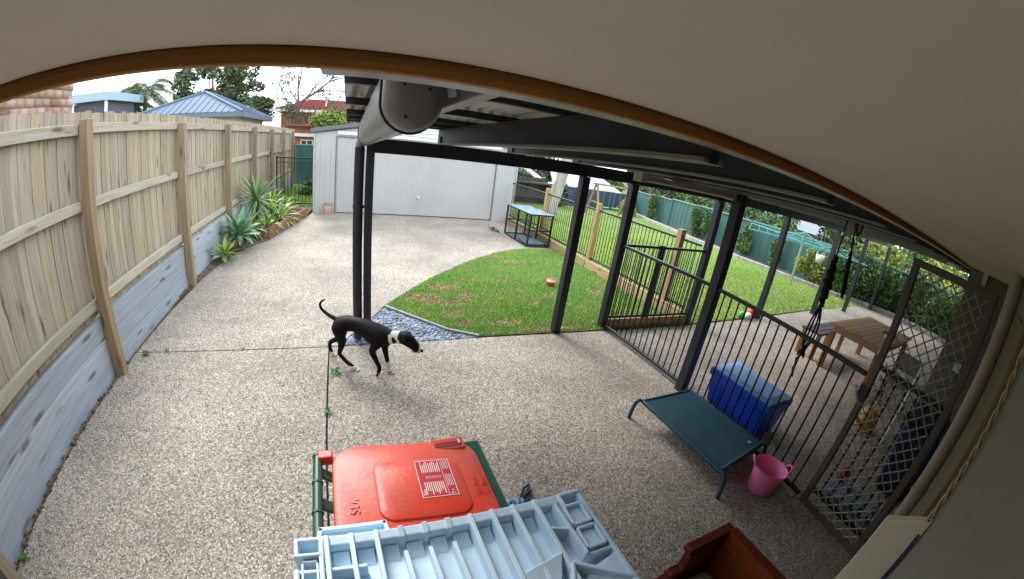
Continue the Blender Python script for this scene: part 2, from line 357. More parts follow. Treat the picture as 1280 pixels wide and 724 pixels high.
for y in (.86,1.62,2.42,3.2,3.78,4.10):
    b = MB(); b.extr([(-.03,y-.021,rz(y)+.001),(-.03,y+.021,rz(y)+.001),(-.03,y+.021,rz(y)+.041),(-.03,y-.021,rz(y)+.041)], (0,0,0), (14.2,0,0))
    b.build('batten', M['steel'], patio)
def sheet_mesh():
    b = MB(); n = 81; A = .0145; P0 = .076; vs = []
    for y in (.70, 4.2):
        for t in (0, .0015):
            for k in range(n):
                x = k*.76/(n-1); vs.append((x, y, 2.33-SL*y+.0425+A+A*math.cos(2*math.pi*x/P0)+t))
    fs = []
    for k in range(n-1):
        fs += [(k,k+1,2*n+k+1,2*n+k),(n+k,3*n+k,3*n+k+1,n+k+1),(k,n+k,n+k+1,k+1),(2*n+k,2*n+k+1,3*n+k+1,3*n+k)]
    b.add(vs, fs); return b.mesh('roof_sheet', M['sheet'], smooth=False)
sm = sheet_mesh()
for i in range(19): place('roof_sheet', sm, patio, (-.04+i*.76,0,.0002*(i%2)))
# half round gutter with stop end along the left edge of the roof
GX, GW = .155, .0735
def gz(y): return 2.135-(y-1.05)*.029      # bottom of the gutter
def gprof(y, w=GW, n=14):
    pts = [(GX-w, y, gz(y)+.165)]
    for k in range(n+1):
        t = math.pi+math.pi*k/n; pts.append((GX+w*math.cos(t), y, gz(y)+GW+w*math.sin(t)))
    pts.append((GX+w, y, gz(y)+.165)); return pts
gut = None
b = MB(); A, B_ = gprof(1.14), gprof(3.86); n = len(A); b.add(A+B_, [(i, i+1, n+i+1, n+i) for i in range(n-1)]); b.add(B_, [tuple(range(n))])
gut = b.build('gutter', M['gutter'], patio, auto=R(50))
b = MB(); A = [(p[0], 1.14, p[2]) for p in gprof(1.14, GW+.003)]; C1 = gprof(1.075, GW+.003); C2 = gprof(1.055, GW*.86); C3 = gprof(1.05, GW*.5)
for P in (C2, C3):
    for i, p in enumerate(P): P[i] = (p[0], p[1], p[2]+ (.0 if i not in (0, len(P)-1) else 0))
n = len(A); b.add(A+C1+C2+C3, [(j*n+i, j*n+i+1, (j+1)*n+i+1, (j+1)*n+i) for j in range(3) for i in range(n-1)]+[tuple(range(3*n, 4*n))[::-1]])
b.build('stop_end', M['gutter'], gut, auto=R(60))
b = MB(); pr = gprof(1.142, GW+.006); b.tube([Vector(p) for p in pr], .004, 6); b.build('joint_seal', M['black'], gut)
b = MB(); pr = gprof(3.80, GW+.004); b.tube([Vector(p) for p in pr], .005, 6); b.build('joint_ring', M['gutter'], gut)
for sx, sz in ((-.03,.11),(.035,.105),(-.02,.03)):
    b = MB(); b.tube([(GX+sx,1.052,gz(1.05)+sz),(GX+sx,1.043,gz(1.05)+sz)], .004, 8); b.build('screw', M['black'], gut)
b = MB(); b.tube([(GX-.02,3.86,2.09),(GX-.03,3.94,2.09),(.115,3.99,2.075),(.105,4.0,2.03)], [.045,.045,.044,.043], 14); el = b.build('elbow', M['gutter'], patio, auto=R(40))
b = MB(); b.tube([(.108,4.0,2.03),(.108,4.0,.03)], .048, 14); dpp = b.build('downpipe', M['steel'], patio, auto=R(40))
b = MB(); b.tube([(.108,4.0,1.45),(.108,4.0,1.478)], .053, 14); b.box(.15,.176,3.99,4.01,1.45,1.478); b.build('pipe_clip', M['steel'], dpp)
b = MB(); b.bar((.252,1.10,2.275),(.262,1.10,2.235),.008,.022); b.build('gutter_strap', M['white'], patio)
# batten light under the rafters
lt = thing('batten_light', 'long grey fluorescent batten light under the patio rafters', 'light', (2.68,2.45,2.06))
M['lightb'] = mat('grey_light_body', (.42,.40,.36), .5)
M['diff'] = mat('ribbed_diffuser', (.36,.34,.30), .4)
b = MB(); b.box(2.10,3.255,2.42,2.50,2.115,2.133); b.build('body', M['lightb'], lt, bevel=.003)
b = MB(); b.extr([(2.10,2.415,2.114),(2.10,2.42,2.075),(2.10,2.44,2.062),(2.10,2.48,2.062),(2.10,2.50,2.075),(2.10,2.505,2.114)], (.03,0,0), (1.125,0,0)); b.build('diffuser', M['diff'], lt)
for x in (2.075, 3.226):
    b = MB(); b.box(x,x+.052,2.408,2.512,2.056,2.134); b.build('end_cap', M['lightb'], lt, bevel=.005)
# oyster light and small white box on the far beam
b = MB(); b.lathe((7.5,.98,2.20), [(0,-.07),(.09,-.06),(.15,-.03),(.165,0),(.165,.02)], 24)
tag(b.build('oyster_light', M['white'], auto=R(60)), 'round white oyster light under the far end of the patio roof', 'light')

# ================================================================ timber fence with retaining sleepers
fence = thing('timber_fence', 'tall weathered timber paling fence on low retaining sleepers', 'fence', (-2.33,10,0))
PY = [-1.30,1.07,3.46,5.86,8.22,10.6,13.0,15.4,17.8]
for i, y in enumerate(PY):
    b = MB(); hh = 2.31+RNG.uniform(-.02,.03)
    b.box(-2.345,-2.245,y-.05,y+.05,-.1,hh); b.build('post', M['postw'], fence, bevel=.006)
for i in range(len(PY)-1):
    for z0, z1 in ((.685,.775),(1.555,1.64),(2.20,2.29)):
        b = MB(); dz = RNG.uniform(-.006,.006)
        b.box(-2.40,-2.352,PY[i]-.02,PY[i+1]-.022,z0+dz,z1+dz); b.build('rail', M['railw'], fence, bevel=.004)
    for k in range(3):
        b = MB(); b.box(-2.40-.004*k,-2.350-.003*((k+i)%2),PY[i]+.0,PY[i+1]-.004,-.02+.205*k,.183+.205*k); b.build('sleeper', M['sleeper'], fence, bevel=.006)
pm = []
for w in (.094,.099,.104):
    b = MB(); b.box(-.008,.008,-w/2,w/2,0,1.79); pm.append((w, b.mesh('paling', M['paling'])))
y = -.9; k = 0
while y < 19.2:
    w, me = RNG.choice(pm)
    place('paling', me, fence, (-2.413+(-.006 if k%2 else 0)+RNG.uniform(-.002,.002), y+w/2, .605+RNG.uniform(-.01,.012)), (RNG.uniform(-.004,.004),0,RNG.uniform(-.02,.02)))
    y += w-(.012 if k%2 else .004)+RNG.uniform(0,.004); k += 1
b = MB(); b.box(-2.345,-2.30,3.517,3.60,-.03,.615); b.build('cleat', M['postw'], fence, bevel=.004)
# ================================================================ shed
M['shedw'] = mat('white_gable_board', (.78,.80,.82), .45)
shed = thing('garden_shed', 'pale grey steel shed with wide tilt door at the end of the driveway', 'shed', (2.1,14.5,0))
def ribbed(x0, x1, z0, ztop, y, pitch=.14, d=.010, rw=.03):
    """vertical ribbed sheet facing -Y, top edge z = ztop(x)"""
    b = MB(); xs = [x0]; ys = [y]; x = x0+.04
    while x+rw+.012 < x1:
        for dx, dy in ((0,0),(.008,-d),(rw-.008,-d),(rw,0)): xs.append(x+dx); ys.append(y+dy)
        x += pitch
    xs.append(x1); ys.append(y); n = len(xs)
    vs = [(xs[i],ys[i],z0) for i in range(n)]+[(xs[i],ys[i],ztop(xs[i])) for i in range(n)]+[(xs[i],y+.02,z0) for i in range(n)]+[(xs[i],y+.02,ztop(xs[i])) for i in range(n)]
    fs = []
    for i in range(n-1): fs += [(i,i+1,n+i+1,n+i),(2*n+i+1,2*n+i,3*n+i,3*n+i+1)]
    return b.add(vs, fs)
def gable(x): return 2.20+.17*(3.02-abs(x-2.1))+.0
ribbed(-.94,-.345,.0,gable,11.80).build('wall_panel', M['shed'], shed)
ribbed(4.43,5.12,.0,gable,11.80).build('wall_panel', M['shed'], shed)
ribbed(-.345,4.43,2.16,gable,11.80,.2).build('wall_panel', M['shed'], shed)
b = MB(); b.box(-.92,-.90,11.83,17.5,0,2.2); b.build('wall_panel', M['shed'], shed)
b = MB(); b.box(5.09,5.11,11.83,17.5,0,2.2); b.build('wall_panel', M['shed'], shed)
dr = ribbed(-.32,4.40,.03,lambda x: 2.13,11.815,.095,.008,.022).build('tilt_door', M['shed'], shed)
b = MB(); b.lathe((0,0,0), [(0,.0),(.03,.0),(.034,.012),(.02,.02),(.018,.045),(.028,.05),(.03,.07),(0,.078)], 14)
h = b.build('handle', M['white'], dr, smooth=True, loc=(0,0,0)); h.location = Vector((2.05,11.80,.56))-wloc(dr); h.rotation_euler = (R(90),0,0)
for x in (-.345,4.40):
    b = MB(); b.box(x,x+.03,11.783,11.80,0,2.16); b.build('door_jamb', M['shedtrim'], shed)
for i in range(5):
    z0 = 2.20+.105*i; hw = 3.0-(z0+.10-2.2)/.17; b = MB(); b.box(2.1-hw,2.1+hw,11.765,11.785,z0,z0+.095)
    b.build('gable_board', M['shedw'], shed, bevel=.004, seg=1)
b = MB(); b.box(-.315,4.40,11.783,11.80,2.135,2.16); b.build('door_head', M['shedtrim'], shed)
for s in (-1, 1):
    xe = 2.1+s*3.14
    b = MB(); b.extr([(2.1,11.72,2.76),(xe,11.72,2.226),(xe,11.72,2.33),(2.1,11.72,2.866)], (0,0,0), (0,.05,0)); b.build('barge_board', M['shedtrim'], shed)
    b = MB(); b.extr([(2.1,11.74,2.83),(xe,11.74,2.296),(xe,11.74,2.32),(2.1,11.74,2.855)], (0,.035,0), (0,5.9,0)); b.build('roof_sheet', M['shed'], shed)
b = MB(); b.box(-.95,-.91,11.765,11.795,0,2.2); b.build('corner_trim', M['shed'], shed)
b = MB(); b.box(5.10,5.14,11.765,11.795,0,2.2); b.build('corner_trim', M['shed'], shed)
# four bricks stacked against the shed
M['brick'] = mat('red_brick', (.40,.20,.13), .9, c2=(.52,.36,.26), vscale=20, rand=.2, bump=.4, bscale=80)
M['brickp'] = mat('pale_brick', (.62,.55,.46), .9, var=.2, vscale=20)
for i, (mm, lab) in enumerate([('brick','red brick at the foot of the small stack against the shed'),('brick','red brick lying second from the ground in the small stack'),('brickp','pale brick lying under the topmost brick of the small stack'),('brick','topmost red brick of the small stack against the shed')]):
    b = MB(); b.box(-.115,.115,-.055,.055,0,.076); o = b.build('brick', M[mm], bevel=.005, seg=1)
    o.location = (-.50+RNG.uniform(-.012,.012), 11.70+RNG.uniform(-.008,.008), .001+i*.077); o.rotation_euler = (0,0,RNG.uniform(-.06,.06)); tag(o, lab, 'brick', 'bricks stacked against the shed')

# ================================================================ barred fences and gates
def bar_panel(root, p, q, z0, z1, pitch=.095, rail=.035, barw=.016, frame_ends=False, mname='black', low=None):
    p, q = Vector((p[0],p[1],0)), Vector((q[0],q[1],0)); d = q-p; L = d.length; ang = math.atan2(d.y, d.x)
    for z in (z0, z1):
        b = MB(); b.bar((0,0,0),(L,0,0),rail,rail); b.mesh
        o = b.build('rail', M[mname], root, bevel=.003, seg=1, loc=(0,0,0)); o.location = p+Vector((0,0,z))-wloc(root); o.rotation_euler = (0,0,ang)
    n = max(1, round(L/pitch)); h = z1-z0-rail
    b = MB(); b.tube([(0,0,0),(0,0,h)], barw/2, 6); me = b.mesh('bar', M[mname], smooth=True)
    for i in range(1 if not frame_ends else 0, n if not frame_ends else n+1):
        place('bar', me, root, p+d*(i/n)+Vector((0,0,z0+rail/2)))
yardf = thing('patio_fence', 'black barred fence between patio posts, running from lawn to mesh gate', 'fence', (3.3,2.4,0))
bar_panel(yardf, (3.345,3.955), (3.345,2.47), .07, 1.20)
bar_panel(yardf, (3.335,2.37), (3.175,.735), .07, 1.20)
b = MB(); b.bar((3.225,1.15,.03),(3.185,.76,.03),.05,.055); b.build('base_timber', M['pinex'], yardf, bevel=.004)
lawng = thing('lawn_gate', 'black barred gate panel above pine sleeper between two patio posts', 'gate', (4.2,3.98,0))
bar_panel(lawng, (3.39,3.985), (4.02,3.985), .17, 1.20)
bar_panel(lawng, (4.10,3.985), (4.985,3.985), .17, 1.20)
for x in (4.03,4.085):
    b = MB(); b.box(x,x+.035,3.967,4.003,.14,1.23); b.build('stile', M['black'], lawng)
b = MB(); b.box(3.39,4.985,3.955,4.005,.0,.135); b.build('sleeper', M['pinex'], lawng, bevel=.006)
poolf = thing('lawn_fence', 'black barred fence with yellow pine posts along the front lawn', 'fence', (4.9,7,0))
PP = [(4.97,4.52),(4.93,6.83),(4.98,9.25)]
pts = [(5.0,4.03)]+PP+[(5.02,11.78)]
for i in range(len(pts)-1):
    a, c = Vector((*pts[i],0)), Vector((*pts[i+1],0)); u = (c-a).normalized()*.06
    bar_panel(poolf, (a+u)[:2], (c-u)[:2], .24, 1.26)
    b = MB(); m0, m1 = (a+u*.2), (c-u*.2); b.bar((m0.x-.075,m0.y,.1),(m1.x-.075,m1.y,.1),.05,.2); b.build('sleeper', M['pinex'], poolf, bevel=.006)
for x, y in PP:
    b = MB(); b.box(x-.05,x+.05,y-.05,y+.05,-.05,1.41); b.build('post', M['pine'], poolf, bevel=.006)
sideg = thing('side_gate', 'narrow black barred gate between timber fence and shed', 'gate', (-1.6,12.2,0))
bar_panel(sideg, (-2.0,12.2), (-.98,12.2), .20, 1.50, pitch=.1, frame_ends=True)
for x in (-2.03,-.985):
    b = MB(); b.box(x,x+.04,12.18,12.22,.0,1.54); b.build('stile', M['black'], sideg)
b = MB(); b.box(-1.99,-.985,12.188,12.212,1.36,1.385); b.build('rail', M['black'], sideg)

# mesh gate at the house end of the fence
mg = thing('mesh_gate', 'tall brown-framed diamond mesh gate beside the house wall', 'gate', (3.13,.37,0))
M['gframe'] = mat('brown_gate_frame', (.10,.085,.065), .5, var=.2, vscale=6)
M['mesh'] = mat('galvanised_mesh', (.34,.33,.29), .5, metal=.2)
GA, GB = Vector((3.17,.70,0)), Vector((3.085,.045,0)); gd = (GB-GA); GL = gd.length; gd.normalize()
def gp(t, z): return GA+gd*t+Vector((0,0,z))
for t in (.0225, GL-.0225):
    b = MB(); b.bar(gp(t,.03), gp(t,2.075), .045, .05, up=gd); b.build('stile', M['gframe'], mg, bevel=.004)
for z in (.055, 2.05):
    b = MB(); b.bar(gp(.046,z), gp(GL-.046,z), .045, .05); b.build('cross_rail', M['gframe'], mg, bevel=.004)
b = MB(); w0, w1, h0, h1 = .045, GL-.045, .08, 2.025; cell = .092
nrm = Vector((-gd.y, gd.x, 0))
k = -60
while k < 60:
    for s in (1, -1):
        # line t = c + s*z*0.75
        c = k*cell; pts = []
        n = 60
        for i in range(n+1):
            z = h0+(h1-h0)*i/n; t = w0+c+s*(z-h0)*1.0
            if w0 <= t <= w1: pts.append(gp(t, z)+nrm*(.003*s+.004*math.sin(i*2.1+k)))
        if len(pts) > 1: b.tube(pts, .0052, 5, cap=False)
    k += 1
tag(b.build('wire_mesh', M['mesh'], mg, smooth=True), kind='stuff')
b = MB(); b.bar(gp(-.03,1.08), gp(.05,1.08), .05, .10); lk = b.build('latch', M['black'], mg, bevel=.006)
b = MB()
for i in range(16):
    t = i/15; c = gp(-.05+.17*t, 1.10-.10*math.sin(math.pi*t))+nrm*(-.04); 
    b.tube([c+Vector((0,0,.012*math.sin(a)))+gd*(.012*math.cos(a)) if i%2 else c+nrm*(.012*math.sin(a))+gd*(.012*math.cos(a)) for a in [j*math.pi/4 for j in range(9)]], .003, 4, cap=False)
b.build('chain', M['mesh'], lk, smooth=True)
# barred gate standing behind the mesh
ig = thing('inner_gate', 'low black barred gate standing just behind the mesh gate', 'gate', (3.4,.4,0))
bar_panel(ig, (3.36,.72), (3.27,.03), .08, 1.25, pitch=.1, barw=.018, frame_ends=True)

# ================================================================ wheelie bin
binn = thing('wheelie_bin', 'green wheelie bin with bright red lid standing open-side right', 'bin', (.2,.84,0))
binn['label'] = 'green wheelie bin with a faded red lid and white printed sticker'
M['bing'] = mat('green_bin_plastic', (.012,.10,.055), .4, var=.2, vscale=6)
M['binr'] = mat('red_lid_plastic', (.74,.055,.022), .42, c2=(.62,.085,.05), vscale=7, bump=.10, bscale=60, spec=.5)
def taper(x0,x1,y0,y1,z0,X0,X1,Y0,Y1,z1):
    b = MB(); return b.add([(x0,y0,z0),(x1,y0,z0),(x1,y1,z0),(x0,y1,z0),(X0,Y0,z1),(X1,Y0,z1),(X1,Y1,z1),(X0,Y1,z1)],[(3,2,1,0),(4,5,6,7),(0,1,5,4),(1,2,6,5),(2,3,7,6),(3,0,4,7)])
taper(.0,.40,.60,1.06,.06,-.075,.485,.565,1.115,.97).build('body', M['bing'], binn, bevel=.03, seg=3, auto=R(40))
b = MB(); b.box(-.085,.50,.553,1.127,.955,.985); b.build('rim', M['bing'], binn, bevel=.012)
def zl(x): return 1.052-(x+.085)*.085
def lidsheet(x0,x1,y0,y1,r,zo,th,name,parent,m,edge=.012,n=7):
    """rounded rectangle slab following the lid slope"""
    ring = []
    for cx, cy, a0 in ((x1-r,y1-r,0),(x0+r,y1-r,90),(x0+r,y0+r,180),(x1-r,y0+r,270)):
        for k in range(n+1): a = R(a0+90*k/n); ring.append((cx+r*math.cos(a), cy+r*math.sin(a)))
    N = len(ring); cx, cy = (x0+x1)/2, (y0+y1)/2
    def sc(o): 
        out = []
        for x, y in ring:
            fx = (x1-x0-2*o)/(x1-x0); fy = (y1-y0-2*o)/(y1-y0); out.append((cx+(x-cx)*fx, cy+(y-cy)*fy))
        return out
    lv = [(0,-th),(0,-edge),(edge*.3,-edge*.3),(edge,0)]
    vs = []
    for o, dz in lv: vs += [(x, y, zl(x)+zo+dz) for x, y in sc(o)]
    fs = [(i*N+k, i*N+(k+1)%N, (i+1)*N+(k+1)%N, (i+1)*N+k) for i in range(3) for k in range(N)]+[tuple(3*N+k for k in range(N)), tuple(range(N))[::-1]]
    b = MB(); b.add(vs, fs); return b.build(name, m, parent, auto=R(35))
lid = lidsheet(-.085,.463,.558,1.122,.10,0,.075,'lid',binn,M['binr'],edge=.02)
lidsheet(.055,.372,.748,1.018,.05,.014,.03,'raised_panel',lid,M['binr'],edge=.022)
for y in (.60,1.085):
    b = MB(); b.box(-.135,-.08,y-.02,y+.02,1.0,1.045); b.build('hinge_lug', M['binr'], lid, bevel=.006)
# finger grip at the far edge
b = MB(); zz = zl(.36); b.box(.285,.425,1.060,1.126,zz-.03,zz+.004); gr = b.build('grip', M['binr'], lid, bevel=.008)
M['binrd'] = mat('red_recess_shade', (.22,.015,.012), .7)
b = MB(); b.box(.300,.412,1.070,1.103,zz-.01,zz+.0055); b.build('grip_recess_shade', M['binrd'], gr, bevel=.005)  # dark red slab on the surface, shade of the slot put into its colour
b = MB(); b.box(.40,.406,1.084,1.106,zz+.003,zz+.008); b.build('grip_tab', M['white'], gr)
# printed sticker
M['stred'] = mat('sticker_print', (.50,.03,.035), .5)
M['stwh'] = mat('sticker_white', (.85,.72,.68), .5)
sx0, sx1, sy0, sy1 = .205,.330,.824,.996
def onlid(b, x0,x1,y0,y1,dz): b.add([(x0,y0,zl(x0)+dz),(x1,y0,zl(x1)+dz),(x1,y1,zl(x1)+dz),(x0,y1,zl(x0)+dz)],[(0,1,2,3)])
b = MB(); onlid(b, sx0,sx1,sy0,sy1,.0152); st = b.build('sticker', M['stred'], lid, fix=False)
b = MB(); e = .0025
for q in ((sx0,sx1,sy0,sy0+e),(sx0,sx1,sy1-e,sy1),(sx0,sx0+e,sy0,sy1),(sx1-e,sx1,sy0,sy1),(.296,.2975,sy0,sy1)): onlid(b, *q, .0158)
for i, x in enumerate((.222,.229,.236,.243,.251,.258,.265,.272,.279,.286)):
    for y0, y1 in ((.836,.892),(.937,.990)):
        a = RNG.uniform(0,.018) if i%3 else 0; onlid(b, x, x+.0032, y0+a*(y0<.90), y1-a*(y0>.90), .0158)
for x in (.302,.308,.314,.320):
    onlid(b, x, x+.002, .947, .989, .0158); onlid(b, x, x+.002, .867, .922, .0158)
for i in range(5):
    cx, cy = .236+.0115*i, .914; n = 8; vs = []
    for k in range(n): a = 2*math.pi*k/n; vs += [(cx+.0045*math.cos(a),cy+.0055*math.sin(a),0),(cx+.003*math.cos(a),cy+.004*math.sin(a),0)]
    vs = [(x,y,zl(x)+.0158) for x,y,z in vs]
    b.add(vs, [(2*k,(2*k+2)%(2*n),(2*k+3)%(2*n),2*k+1) for k in range(n)])
tag(b.build('print', M['stwh'], st, fix=False), kind='stuff')
def text_mesh(name, s, size, m, parent, loc, rz=0, extr=.0015, tilt=0):
    c = bpy.data.curves.new(name, 'FONT'); c.body = s; c.size = size; c.extrude = extr; c.align_x = 'CENTER'; c.align_y = 'CENTER'
    t = bpy.data.objects.new(name, c); COL.objects.link(t); dg = bpy.context.evaluated_depsgraph_get()
    me = bpy.data.meshes.new_from_object(t.evaluated_get(dg)); me.name = name; bpy.data.objects.remove(t)
    me.materials.clear(); me.materials.append(m)
    o = bpy.data.objects.new(name, me); COL.objects.link(o); o.parent = parent
    o.location = Vector(loc)-wloc(parent); o.rotation_euler = (0,tilt,rz); return o
text_mesh('embossed_lettering', 'SULO', .045, M['binr'], lid, (-.015,.85,zl(-.015)+.001), R(90), .0006, R(4.8))
text_mesh('embossed_lettering', 'No hot ashes', .028, M['binr'], lid, (.408,.90,zl(.408)+.001), R(90), .0009, R(4.8))
text_mesh('embossed_lettering', 'or liquids', .028, M['binr'], lid, (.437,.88,zl(.437)+.001), R(90), .0009, R(4.8))
text_mesh('sticker_lettering', 'No', .022, M['stwh'], st, (.218,.847,zl(.218)+.0162), R(90), .0002, R(4.8))
text_mesh('sticker_lettering', '9 x', .018, M['stwh'], st, (.3125,.840,zl(.3125)+.0162), R(90), .0002, R(4.8))
# handle rail and brackets
b = MB(); b.tube([(-.135,.57,1.025),(-.135,1.10,1.025)], .0175, 12); rl = b.build('handle_bar', M['bing'], binn, auto=R(40))
for y in (.575,.70,.83,.96,1.09):
    b = MB(); b.tube([(-.135,y-.004,1.025),(-.135,y+.004,1.025)], .0205, 12); b.build('ring', M['bing'], rl)
for y in (.60,.735,.88,1.02):
    b = MB(); b.bar((-.13,y,1.015),(-.075,y,.97),.045,.012); b.build('bracket', M['bing'], binn, bevel=.003)
for y in (.57,1.11):
    b = MB(); b.tube([(-.06,y-.03,.10),(-.06,y+.03,.10)], .10, 20); b.build('wheel', M['black'], binn, auto=R(40))
b = MB(); b.tube([(-.06,.60,.10),(-.06,1.08,.10)], .012, 8); b.build('axle', M['mesh'], binn)

binn.location = (.2*1.032, .84*1.032+.05, 0); binn.scale = (1.032, 1.032, .967)
# ================================================================ pale blue ribbed panel
pb = thing('storage_box', 'pale blue plastic box with deeply ribbed top overlapping the red bin lid', 'storage box', (.25,.35,0))
M['pblue'] = mat('pale_blue_plastic', (.62,.80,.92), .4, var=.12, vscale=9, bump=.06, bscale=50)
b = MB(); b.box(-.15,.655,-.05,.50,.02,1.0); b.build('base', M['pblue'], pb, bevel=.02)
X0, X1, Y0, Y1 = -.195, .700, -.04, .735; T = 1.10; F = 1.045
b = MB(); b.prism([(X0+.004,Y0+.004),(X1-.004,Y0+.004),(X1-.004,Y1-.004),(X0+.004,Y1-.004)], F-.012, F); ld = b.build('lid', M['pblue'], pb)
def wallp(p, q, w=.012, z1=T, z0=F-.002, name='rib'):
    b = MB(); b.bar((p[0],p[1],(z0+z1)/2),(q[0],q[1],(z0+z1)/2),w,z1-z0); return b.build(name, M['pblue'], ld, bevel=min(.004,w*.3))
def slope(p, q, w, za, zb, name='rib', zf=F-.002):
    p, q = Vector((p[0],p[1],0)), Vector((q[0],q[1],0)); n = Vector((-(q-p).y,(q-p).x,0)).normalized()*(w/2)
    b = MB(); b.add([p+n+Vector((0,0,zf)),p-n+Vector((0,0,zf)),q-n+Vector((0,0,zf)),q+n+Vector((0,0,zf)),p+n+Vector((0,0,za)),p-n+Vector((0,0,za)),q-n+Vector((0,0,zb)),q+n+Vector((0,0,zb))],[(0,1,2,3),(7,6,5,4),(0,4,5,1),(1,5,6,2),(2,6,7,3),(3,7,4,0)])
    return b.build(name, M['pblue'], ld, bevel=.002, seg=1)
wallp((X0+.006,Y0+.012),(X0+.006,Y1-.10),.016,T-.002,name='rim'); wallp((X1-.006,Y0+.012),(X1-.006,Y1-.0),.016,T-.002,name='rim'); wallp((X0,Y0+.006),(X1,Y0+.006),.012,T-.006,name='rim')
wallp((X0+.002,Y1-.105),(.0,Y1-.105),.012,T-.008,name='rim')
# raised far rim: sloping shoulder made of short blocks between the ribs
xr = [-.105,-.035,.035,.105,.175,.245,.315,.385,.455,.53]
short = (3, 4, 5)
b = MB(); b.add([(-.12,Y1,F),(.615,Y1,F),(.615,Y1,T-.002),(-.12,Y1,T-.002),(-.12,Y1-.034,F),(.615,Y1-.034,F),(.615,Y1-.030,T-.008),(-.12,Y1-.030,T-.008)],[(0,1,2,3),(7,6,5,4),(0,3,7,4),(1,5,6,2),(3,2,6,7),(0,4,5,1)]); b.build('shoulder', M['pblue'], ld, bevel=.004)
for i, x in enumerate(xr):
    if i in short:
        slope((x,Y1-.002),(x+.002,Y1-.036),.018,T+.008,T-.002,'nub'); slope((x+.004,Y1-.075),(x+.03,.16),.013,T-.012,T-.014)
    else:
        slope((x,Y1-.001),(x+.012,.12 if i not in (1,8) else .30),.014,T+.006,T-.008)
    x2 = xr[i+1]-.009 if i+1 < len(xr) else .612
    b = MB(); xa = x+.009; yb = Y1-.035
    b.add([(xa+.002,yb-.001,F+.001),(x2-.002,yb-.001,F+.001),(x2-.002,yb-.045,F+.001),(xa+.002,yb-.045,F+.001),(xa+.002,yb-.001,F+.020),(x2-.002,yb-.001,F+.020)],[(3,2,1,0),(0,1,5,4),(4,5,2,3),(0,4,3),(1,2,5)])
    b.build('gusset', M['pblue'], ld)
# left corner: two stepped frames and tab
wallp((X0,Y1-.06),(X0+.075,Y1-.06),.010,T+.006); wallp((X0+.075,Y1-.17),(X0+.075,Y1-.01),.014,T+.004)
wallp((X0+.01,Y1-.006),(X0+.085,Y1-.006),.012,T+.002,name='rim')
wallp((X0+.006,Y1-.06),(X0+.006,Y1),.012,T+.002,name='rim')
for a, c in (((X0+.022,Y1-.075),(X0+.062,Y1-.075)),((X0+.022,Y1-.16),(X0+.062,Y1-.16)),((X0+.022,Y1-.08),(X0+.022,Y1-.155)),((X0+.062,Y1-.08),(X0+.062,Y1-.155))): wallp(a, c, .007, T-.006)
b = MB(); b.prism([(-.135,Y1+.002),(.075,Y1+.002),(.068,Y1+.052),(-.12,Y1+.052)], F-.015, F+.008); tb = b.build('tab', M['pblue'], ld, bevel=.006)
b = MB()
for a, c in (((-.128,Y1+.047),(.07,Y1+.047)),((-.130,Y1+.006),(-.123,Y1+.05)),((.072,Y1+.006),(.066,Y1+.05))): b.bar((a[0],a[1],F+.014),(c[0],c[1],F+.014),.011,.026)
tag(b.build('tab_lip', M['pblue'], tb), kind='stuff')
# right corner: square frames, notch, sloping triangular plates and V ridge
for yc in (.645,.555):
    for a, c in (((.615,yc+.036),(.678,yc+.036)),((.615,yc-.036),(.678,yc-.036)),((.615,yc-.036),(.615,yc+.036)),((.678,yc-.036),(.678,yc+.036))): wallp(a, c, .010, T+.003)
    b = MB(); b.box(.622,.671,yc-.029,yc+.029,F,T-.012); b.build('inset', M['pblue'], ld, bevel=.003, seg=1)
wallp((.590,.70),(.600,.50),.012,T+.006); wallp((.600,.50),(.695,.50),.010,T-.004); wallp((.54,.62),(.592,.60),.010,T)
wallp((.62,Y1-.006),(X1,Y1-.006),.014,T+.004,name='rim'); wallp((.62,Y1-.05),(.62,Y1),.012,T+.004); 
def plate(poly, name='plate'):
    b = MB(); n = len(poly); vs = [(x,y,F-.001) for x,y,z in poly]+[(x,y,z) for x,y,z in poly]
    b.add(vs, [tuple(range(n))[::-1], tuple(range(n,2*n))]+[(i,(i+1)%n,n+(i+1)%n,n+i) for i in range(n)]); return b.build(name, M['pblue'], ld, bevel=.003, seg=1)
plate([(.40,.505,T-.002),(.53,.53,T+.006),(.455,.37,T-.03),(.415,.38,T-.028)])
plate([(.69,.48,T-.004),(.60,.47,F+.022),(.55,.42,F+.012),(.69,.36,T-.012)])
plate([(.21,.43,T-.006),(.34,.47,T-.002),(.40,.25,F+.02),(.26,.22,F+.02)])
plate([(.02,.42,T-.004),(.13,.45,T-.002),(.15,.22,F+.02),(.04,.20,F+.02)])
wallp((.545,.49),(.69,.385),.012,T+.002); wallp((.545,.49),(.45,.30),.012,T+.004); wallp((.69,.385),(.69,.10),.012,T)

